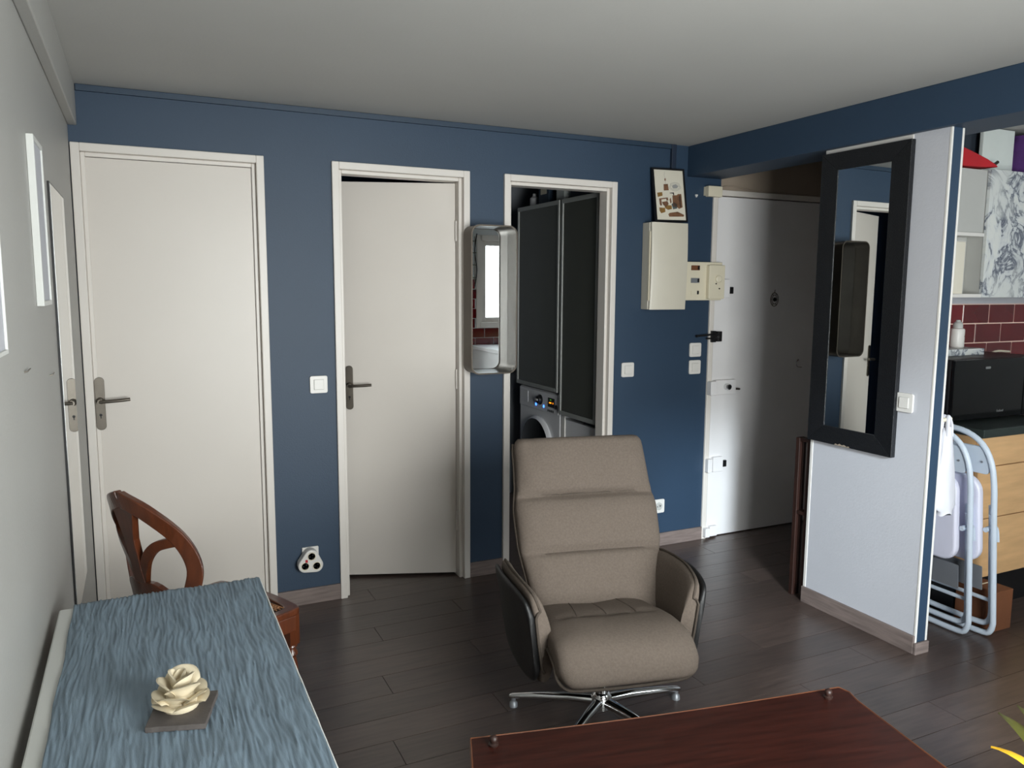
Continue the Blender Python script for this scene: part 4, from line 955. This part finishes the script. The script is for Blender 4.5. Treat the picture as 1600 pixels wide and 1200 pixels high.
tag(MB().box(4.14, 4.572, -1.17, -0.99, 1.2005, 1.232).build('marble_board', MARBLE, bevel=0.002), 'marble patterned board lying on the black microwave', 'board')
bt = thing('white_bottle', 'white squeeze bottle with a grey cap on the marble board', 'bottle', (4.487, -1.08, 1.2325))
MB().lathe([(0.030, 0), (0.033, 0.004), (0.033, 0.088), (0.030, 0.094), (0.022, 0.097)], n=20).build('bottle_body', WHITEP, bt, smooth=40)
MB().lathe([(0.0225, 0.097), (0.0225, 0.118), (0.018, 0.126), (0.012, 0.130), (0.010, 0.138), (0.004, 0.139)], n=20).build('cap', CABG, bt, smooth=40)
lb = MB()
for k, (z, w_) in enumerate(((0.062, 0.016), (0.055, 0.024), (0.030, 0.012))):
    lb.rings([[Vector((0.0336 * sin(a + 0.55), -0.0336 * cos(a + 0.55), z + q)) for q in (0, 0.004)] for a in [-w_ / 0.033 / 2 + w_ / 0.033 * i / 6 for i in range(7)]], closed=False)
lb.build('label_print', INKB, bt)
cl_ = MB().tube(smoothpath([(4.86, -1.02, 0.9095), (4.86, -1.0, 1.10), (4.87, -1.02, 1.19), (4.95, -1.06, 1.195)]), 0.006, 8)
tag(cl_.build('ladle_handle', CREAMP, smooth=60), 'cream utensil handle leaning behind the microwave', 'utensil')
# upper cabinets
up = thing('upper_cabinet', 'wall cabinet with marble patterned doors and an open niche', 'cabinet')
UF = -1.215
MB().box(4.455, 5.40, UF + 0.018, KY - 0.0005, 1.488, 2.090).build('carcass', CABG, up)
for x0, x1 in ((4.452, 4.93), (4.934, 5.40)): MB().box(x0, x1, UF, UF + 0.017, 1.486, 2.094).build('marble_door', MARBLE, up, bevel=0.001)
MB().box(3.98, 4.453, UF + 0.02, KY - 0.0005, 1.792, 2.090).build('plain_front', CABG, up, bevel=0.002)
MB().box(3.98, 4.453, UF + 0.10, KY - 0.0005, 1.502, 1.792).build('niche_back', CABG, up)
MB().box(3.98, 4.440, UF + 0.004, UF + 0.10, 1.776, 1.792).build('shelf_board', WHITEP, up)
MB().box(3.98, 4.453, UF + 0.004, UF + 0.10, 1.486, 1.502).build('shelf_board', WHITEP, up)
MB().box(3.98, 3.996, UF + 0.004, UF + 0.10, 1.502, 1.776).build('end_panel', CABG, up)
MB().cyl((4.232, UF + 0.016, 1.973), (4.232, UF + 0.021, 1.973), 0.006, n=10).build('screw_hole', BLACKP, up)
wbx = thing('white_carton', 'plain white carton standing in the open niche of the wall cabinet', 'box', (0, 0, 0))
MB().box(4.10, 4.322, UF + 0.012, UF + 0.095, 1.5025, 1.748).build('carton_body', PAPER, wbx, bevel=0.002)
MB().box(4.10, 4.322, UF + 0.0115, UF + 0.0955, 1.7485, 1.751).build('flap', WHITEP, wbx)
# on top of the wall cabinet
rd = MB(); fan = [(4.16, 2.195), (4.24, 2.187), (4.34, 2.165), (4.44, 2.140), (4.505, 2.118), (4.52, 2.108), (4.38, 2.100), (4.16, 2.0965)]
rd.prism(fan[::-1], 0.0, 0.075, (lambda u, v, d: Vector((u, UF + 0.012 + d, v))))
tag(rd.build('folded_red_cloth', RED, bevel=0.008, seg=3), 'folded red cloth on top of the wall cabinet by the partition', 'cloth')
tag(MB().tube(smoothpath([(4.50, UF + 0.06, 2.118), (4.54, UF + 0.05, 2.128), (4.565, UF + 0.05, 2.140)]), 0.008, 8).build('pan_handle', NICKEL, smooth=60), 'dark handle poking out from the red cloth', 'handle')
tag(MB().box(4.20, 4.60, UF + 0.165, UF + 0.180, 2.0905, 2.310).build('dark_board', BOXG, bevel=0.003), 'dark board standing behind the red cloth', 'board')
pb = thing('pale_carton', 'pale green grey carton on top of the wall cabinet', 'box', (0, 0, 0))
MB().box(4.522, 4.76, UF + 0.10, UF + 0.122, 2.0905, 2.312).build('carton_body', PALEC, pb, bevel=0.004)
MB().box(4.522, 4.76, UF + 0.098, UF + 0.10, 2.0905, 2.106).build('lower_flap', CABG, pb)
pu = thing('purple_bag', 'purple fabric bag at the right edge on top of the wall cabinet', 'bag', (0, 0, 0))
rs = []
for i in range(9):
    v = i / 8; w_ = 0.16 * (1 - 0.12 * v * v) ; z = 2.0905 + 0.20 * v
    rs.append([Vector((4.915 + (w_ + 0.008 * noise.noise(Vector((j, i, 0)))) * math.copysign(abs(cos(a)) ** 0.7, cos(a)), UF + 0.12 + 0.07 * math.copysign(abs(sin(a)) ** 0.7, sin(a)), z)) for j, a in enumerate([2 * pi * q / 24 for q in range(24)])])
MB().rings(rs).build('bag_body', PURPLE, pu, smooth=70)
MB().tube(smoothpath([(4.85, UF + 0.05, 2.25), (4.86, UF + 0.045, 2.288), (4.95, UF + 0.045, 2.29), (4.98, UF + 0.05, 2.25)]), 0.006, 8).build('bag_handle', PURPLE, pu, smooth=60)

# folding chairs, folded flat and leaning on the kitchen side of the partition
def folding_chair(x_foot, x_top, y_near, label):
    H = 0.925; Wd = 0.43
    root = thing('folding_chair', label, 'chair', (x_foot, y_near, 0), group=None)
    lean = math.atan2(x_foot - x_top, H)
    T_ = Matrix.Rotation(-lean, 4, 'Y')          # local: x thickness, y width away from viewer, z height
    tp_ = lambda pts: [T_ @ Vector(p) for p in pts]
    r = 0.0125; w = Wd
    # outer hoop: back uprights with rounded top and runner at the floor
    hp = [(0, 0.0, 0.075)] + [(0, 0.0, z) for z in (0.2, 0.4, 0.6, 0.70)] + [(0, 0.012, 0.80), (0, 0.05, 0.875), (0, 0.12, 0.918), (0, 0.215, 0.93), (0, 0.31, 0.918), (0, 0.38, 0.875), (0, 0.418, 0.80), (0, w, 0.70)] + [(0, w, z) for z in (0.6, 0.4, 0.2, 0.075)] + [(0, w - 0.012, 0.035), (0, w - 0.05, 0.0145), (0, 0.215, 0.0135), (0, 0.05, 0.0145), (0, 0.012, 0.035)]
    MB().tube(smoothpath(tp_(hp + [hp[0]]), 3)[:-1], r, 10, loop=True).build('back_frame', PALEB, root, smooth=60)
    # inner leg hoop
    lp = [(0.032, 0.03, 0.60), (0.032, 0.03, 0.40), (0.032, 0.03, 0.2), (0.032, 0.03, 0.10), (0.032, 0.045, 0.058), (0.032, 0.085, 0.040), (0.032, 0.215, 0.038), (0.032, 0.345, 0.040), (0.032, 0.385, 0.058), (0.032, 0.40, 0.10), (0.032, 0.40, 0.2), (0.032, 0.40, 0.4), (0.032, 0.40, 0.60)]
    MB().tube(smoothpath(tp_(lp), 3), r, 10).build('leg_frame', PALEB, root, smooth=60)
    for yv in (0.03, 0.40): MB().tube(tp_([(-0.012, yv, 0.50), (0.045, yv, 0.50)]), 0.011, 10).build('pivot', PALEB, root, smooth=40)
    for yv in (0.012, 0.418): MB().tube(smoothpath(tp_([(0.0, yv, 0.57), (0.012, yv, 0.525), (0.034, yv, 0.50), (0.04, yv, 0.44)])), 0.012, 8, flat=0.5).build('hinge_plate', PALEB, root, smooth=50)
    # padded seat
    se = MB().prism(rrect(0.045, 0.385, 0.34, 0.735, 0.07, 6), -0.030, 0.004, (lambda u, v, d: T_ @ Vector((d, u, v)))).build('seat', LAV, root, bevel=0.012, seg=3)
    bk = MB().prism(rrect(0.02, 0.41, 0.745, 0.865, 0.02, 4), -0.006, 0.006, (lambda u, v, d: T_ @ Vector((d + 0.012 * (1 - ((u - 0.215) / 0.2) ** 2), u, v)))).build('backrest', PALEB, root, bevel=0.004)
    MB().tube(tp_([(-0.009, 0.05, 0.80), (-0.0055, 0.05, 0.80)]), 0.005, 8).build('rivet', GREYM, bk)
    MB().prism(rrect(0.06, 0.37, 0.205, 0.315, 0.004, 2), 0.012, 0.016, (lambda u, v, d: T_ @ Vector((d, u, v)))).build('cross_panel', GREYM, root)
    MB().tube(tp_([(0.032, 0.03, 0.16), (0.032, 0.40, 0.16)]), 0.009, 8).build('cross_bar', PALEB, root, smooth=40)
    return root
folding_chair(3.985, 3.895, -1.588, 'pale blue folding chair folded flat, nearest the partition under the white bag')
folding_chair(4.072, 3.965, -1.642, 'pale blue folding chair folded flat, the outer of the two by the drawers')
# bag on its peg
pg = thing('wall_peg', 'cream peg fixed to the kitchen side of the partition', 'hook')
MB().tube([(XP2 + 0.004, -1.568, 0.985), (XP2 + 0.080, -1.568, 0.990)], 0.009, 10).build('peg_bar', CREAMP, pg, smooth=40)
MB().lathe([(0.02, 0), (0.02, 0.006)], n=14, T=Matrix.Translation((XP2 + 0.0035, -1.565, 0.985)) @ Matrix.Rotation(rad(90), 4, 'Y')).build('peg_plate', CREAMP, pg)
wbag = thing('carrier_bag', 'crumpled white carrier bag hanging from the peg over the folding chairs', 'bag', (0, 0, 0))
rs = []
for i in range(22):
    v = i / 21; z = 0.955 - 0.365 * v
    wy = 0.018 + 0.016 * v ** 0.7; wx = 0.016 + 0.050 * v ** 0.7
    if v > 0.93: wx *= 0.5
    cx = XP2 + 0.056 + 0.006 * v; cy = -1.572 - 0.006 * v
    rs.append([Vector((min(cx + (wx + 0.004 * noise.noise(Vector((3 * cos(a) * 2, v * 4, sin(a) * 2)))) * cos(a), 3.95), cy + wy * sin(a) * (1 + 0.10 * noise.noise(Vector((cos(a) * 3, sin(a) * 3, v * 5)))), z + 0.012 * noise.noise(Vector((a, v * 2, 5))))) for a in [2 * pi * q / 40 for q in range(40)]])
MB().rings(rs).build('bag_body', BAG, wbag, smooth=80)
for dy in (-0.012, 0.014):
    MB().tube(smoothpath([(XP2 + 0.042, -1.572 + dy, 0.92), (XP2 + 0.044, -1.571 + dy, 0.97), (XP2 + 0.054, -1.568 + dy * 0.6, 1.004), (XP2 + 0.066, -1.571 + dy, 0.97), (XP2 + 0.070, -1.572 + dy, 0.92)]), 0.010, 8, flat=0.5).build('bag_handle', BAG, wbag, smooth=60)
# cream rag and brown box behind the chairs
rs = [[Vector((3.90 + 0.10 * (i / 10) - 0.02, -1.50 - 0.06 * i / 10, 0.19 + 0.012 * sin(i * 0.6))) + Vector((0, cos(a) * 0.03 * math.sqrt(sin(pi * (i + 0.3) / 10.6)), sin(a) * 0.014 * math.sqrt(sin(pi * (i + 0.3) / 10.6)))) for a in [2 * pi * q / 12 for q in range(12)]] for i in range(11)]
bx = thing('brown_box', 'brown cardboard box on the floor behind the folding chairs', 'box', (0, 0, 0))
MB().box(4.14, 4.26, -1.60, -1.41, 0.0005, 0.185).build('box_body', CARD, bx, bevel=0.003)
MB().box(4.138, 4.262, -1.5075, -1.5025, 0.1855, 0.188).build('tape_strip', CREAMP, bx)

# ------------------------------------------------------------------ kitchen side seen in the small mirror
sk_ = thing('sink_unit', 'white sink unit under the kitchen window', 'cabinet')
MB().box(3.95, 5.6, REAR + 0.012, REAR + 0.86, 0.0, 0.86).build('carcass', APPL, sk_)
MB().box(3.93, 5.62, REAR + 0.012, REAR + 0.88, 0.862, 0.90).build('white_worktop', APPL, sk_, bevel=0.004)
for x in (3.96, 4.51, 5.06): MB().box(x, x + 0.53, REAR + 0.862, REAR + 0.88, 0.1, 0.85).build('door', APPL, sk_, bevel=0.002)
hr = thing('wire_rack', 'white wire rack hanging beside the kitchen window', 'rack')
rk = MB()
for z in (1.62, 1.75, 1.88, 2.0): rk.tube([(3.90, REAR + 0.03, z), (4.015, REAR + 0.03, z)], 0.005, 6)
for x in (3.915, 4.0): rk.tube([(x, REAR + 0.03, 1.58), (x, REAR + 0.03, 2.05)], 0.005, 6)
rk.build('rack_wires', NICKEL, hr, smooth=60)
MB().tube(smoothpath([(4.02, REAR + 0.04, 2.08), (3.99, REAR + 0.05, 1.9), (4.02, REAR + 0.04, 1.7), (3.99, REAR + 0.05, 1.52)]), 0.006, 6).build('cord', BLACKP, hr, smooth=60)

# ------------------------------------------------------------------ plant at the lower right edge
pt = thing('potted_plant', 'leafy plant with yellow leaves cut by the lower right edge', 'plant', (2.76, -2.72, 0))
MB().lathe([(0.09, 0), (0.115, 0.10), (0.13, 0.22), (0.12, 0.225), (0.11, 0.20)], n=24).build('pot', TERRA, pt, smooth=40)
MB().lathe([(0.11, 0.19), (0.01, 0.20)], n=18).build('soil', GAP, pt)
def leaf(base, tip, w_, m_, sag=0.06):
    A = Vector(base); B = Vector(tip); pth = bez(A, A.lerp(B, 0.3) + Vector((0, 0, sag)), A.lerp(B, 0.7) + Vector((0, 0, sag)), B, 10)
    sd = (B - A).cross(Vector((0, 0, 1))).normalized(); rs_ = []
    for i, p in enumerate(pth):
        v = i / 10; ww = w_ * math.sin(pi * min(1, v * 0.97 + 0.03)) ** 0.8 + 0.002
        rs_.append([p - sd * ww, p + Vector((0, 0, 0.004)), p + sd * ww, p + Vector((0, 0, -0.003))])
    MB().rings(rs_).build('leaf', m_, pt, smooth=60)
leaf((0.0, 0.0, 0.22), (-0.045, 0.225, 0.335), 0.015, LEAFY); leaf((0, 0, 0.22), (0.20, 0.36, 0.30), 0.022, LEAFG); leaf((0.01, 0, 0.22), (0.235, 0.33, 0.33), 0.018, LEAFG)
leaf((0.0, 0.0, 0.22), (0.05, 0.18, 0.30), 0.03, LEAFG); leaf((0, 0, 0.22), (0.22, -0.05, 0.45), 0.03, LEAFG); leaf((0, 0, 0.22), (-0.10, -0.20, 0.45), 0.03, LEAFG); leaf((0, 0, 0.22), (0.1, -0.2, 0.4), 0.03, LEAFY)

for o in list(bpy.data.objects):
    if o.name == 'tmp': bpy.data.objects.remove(o)
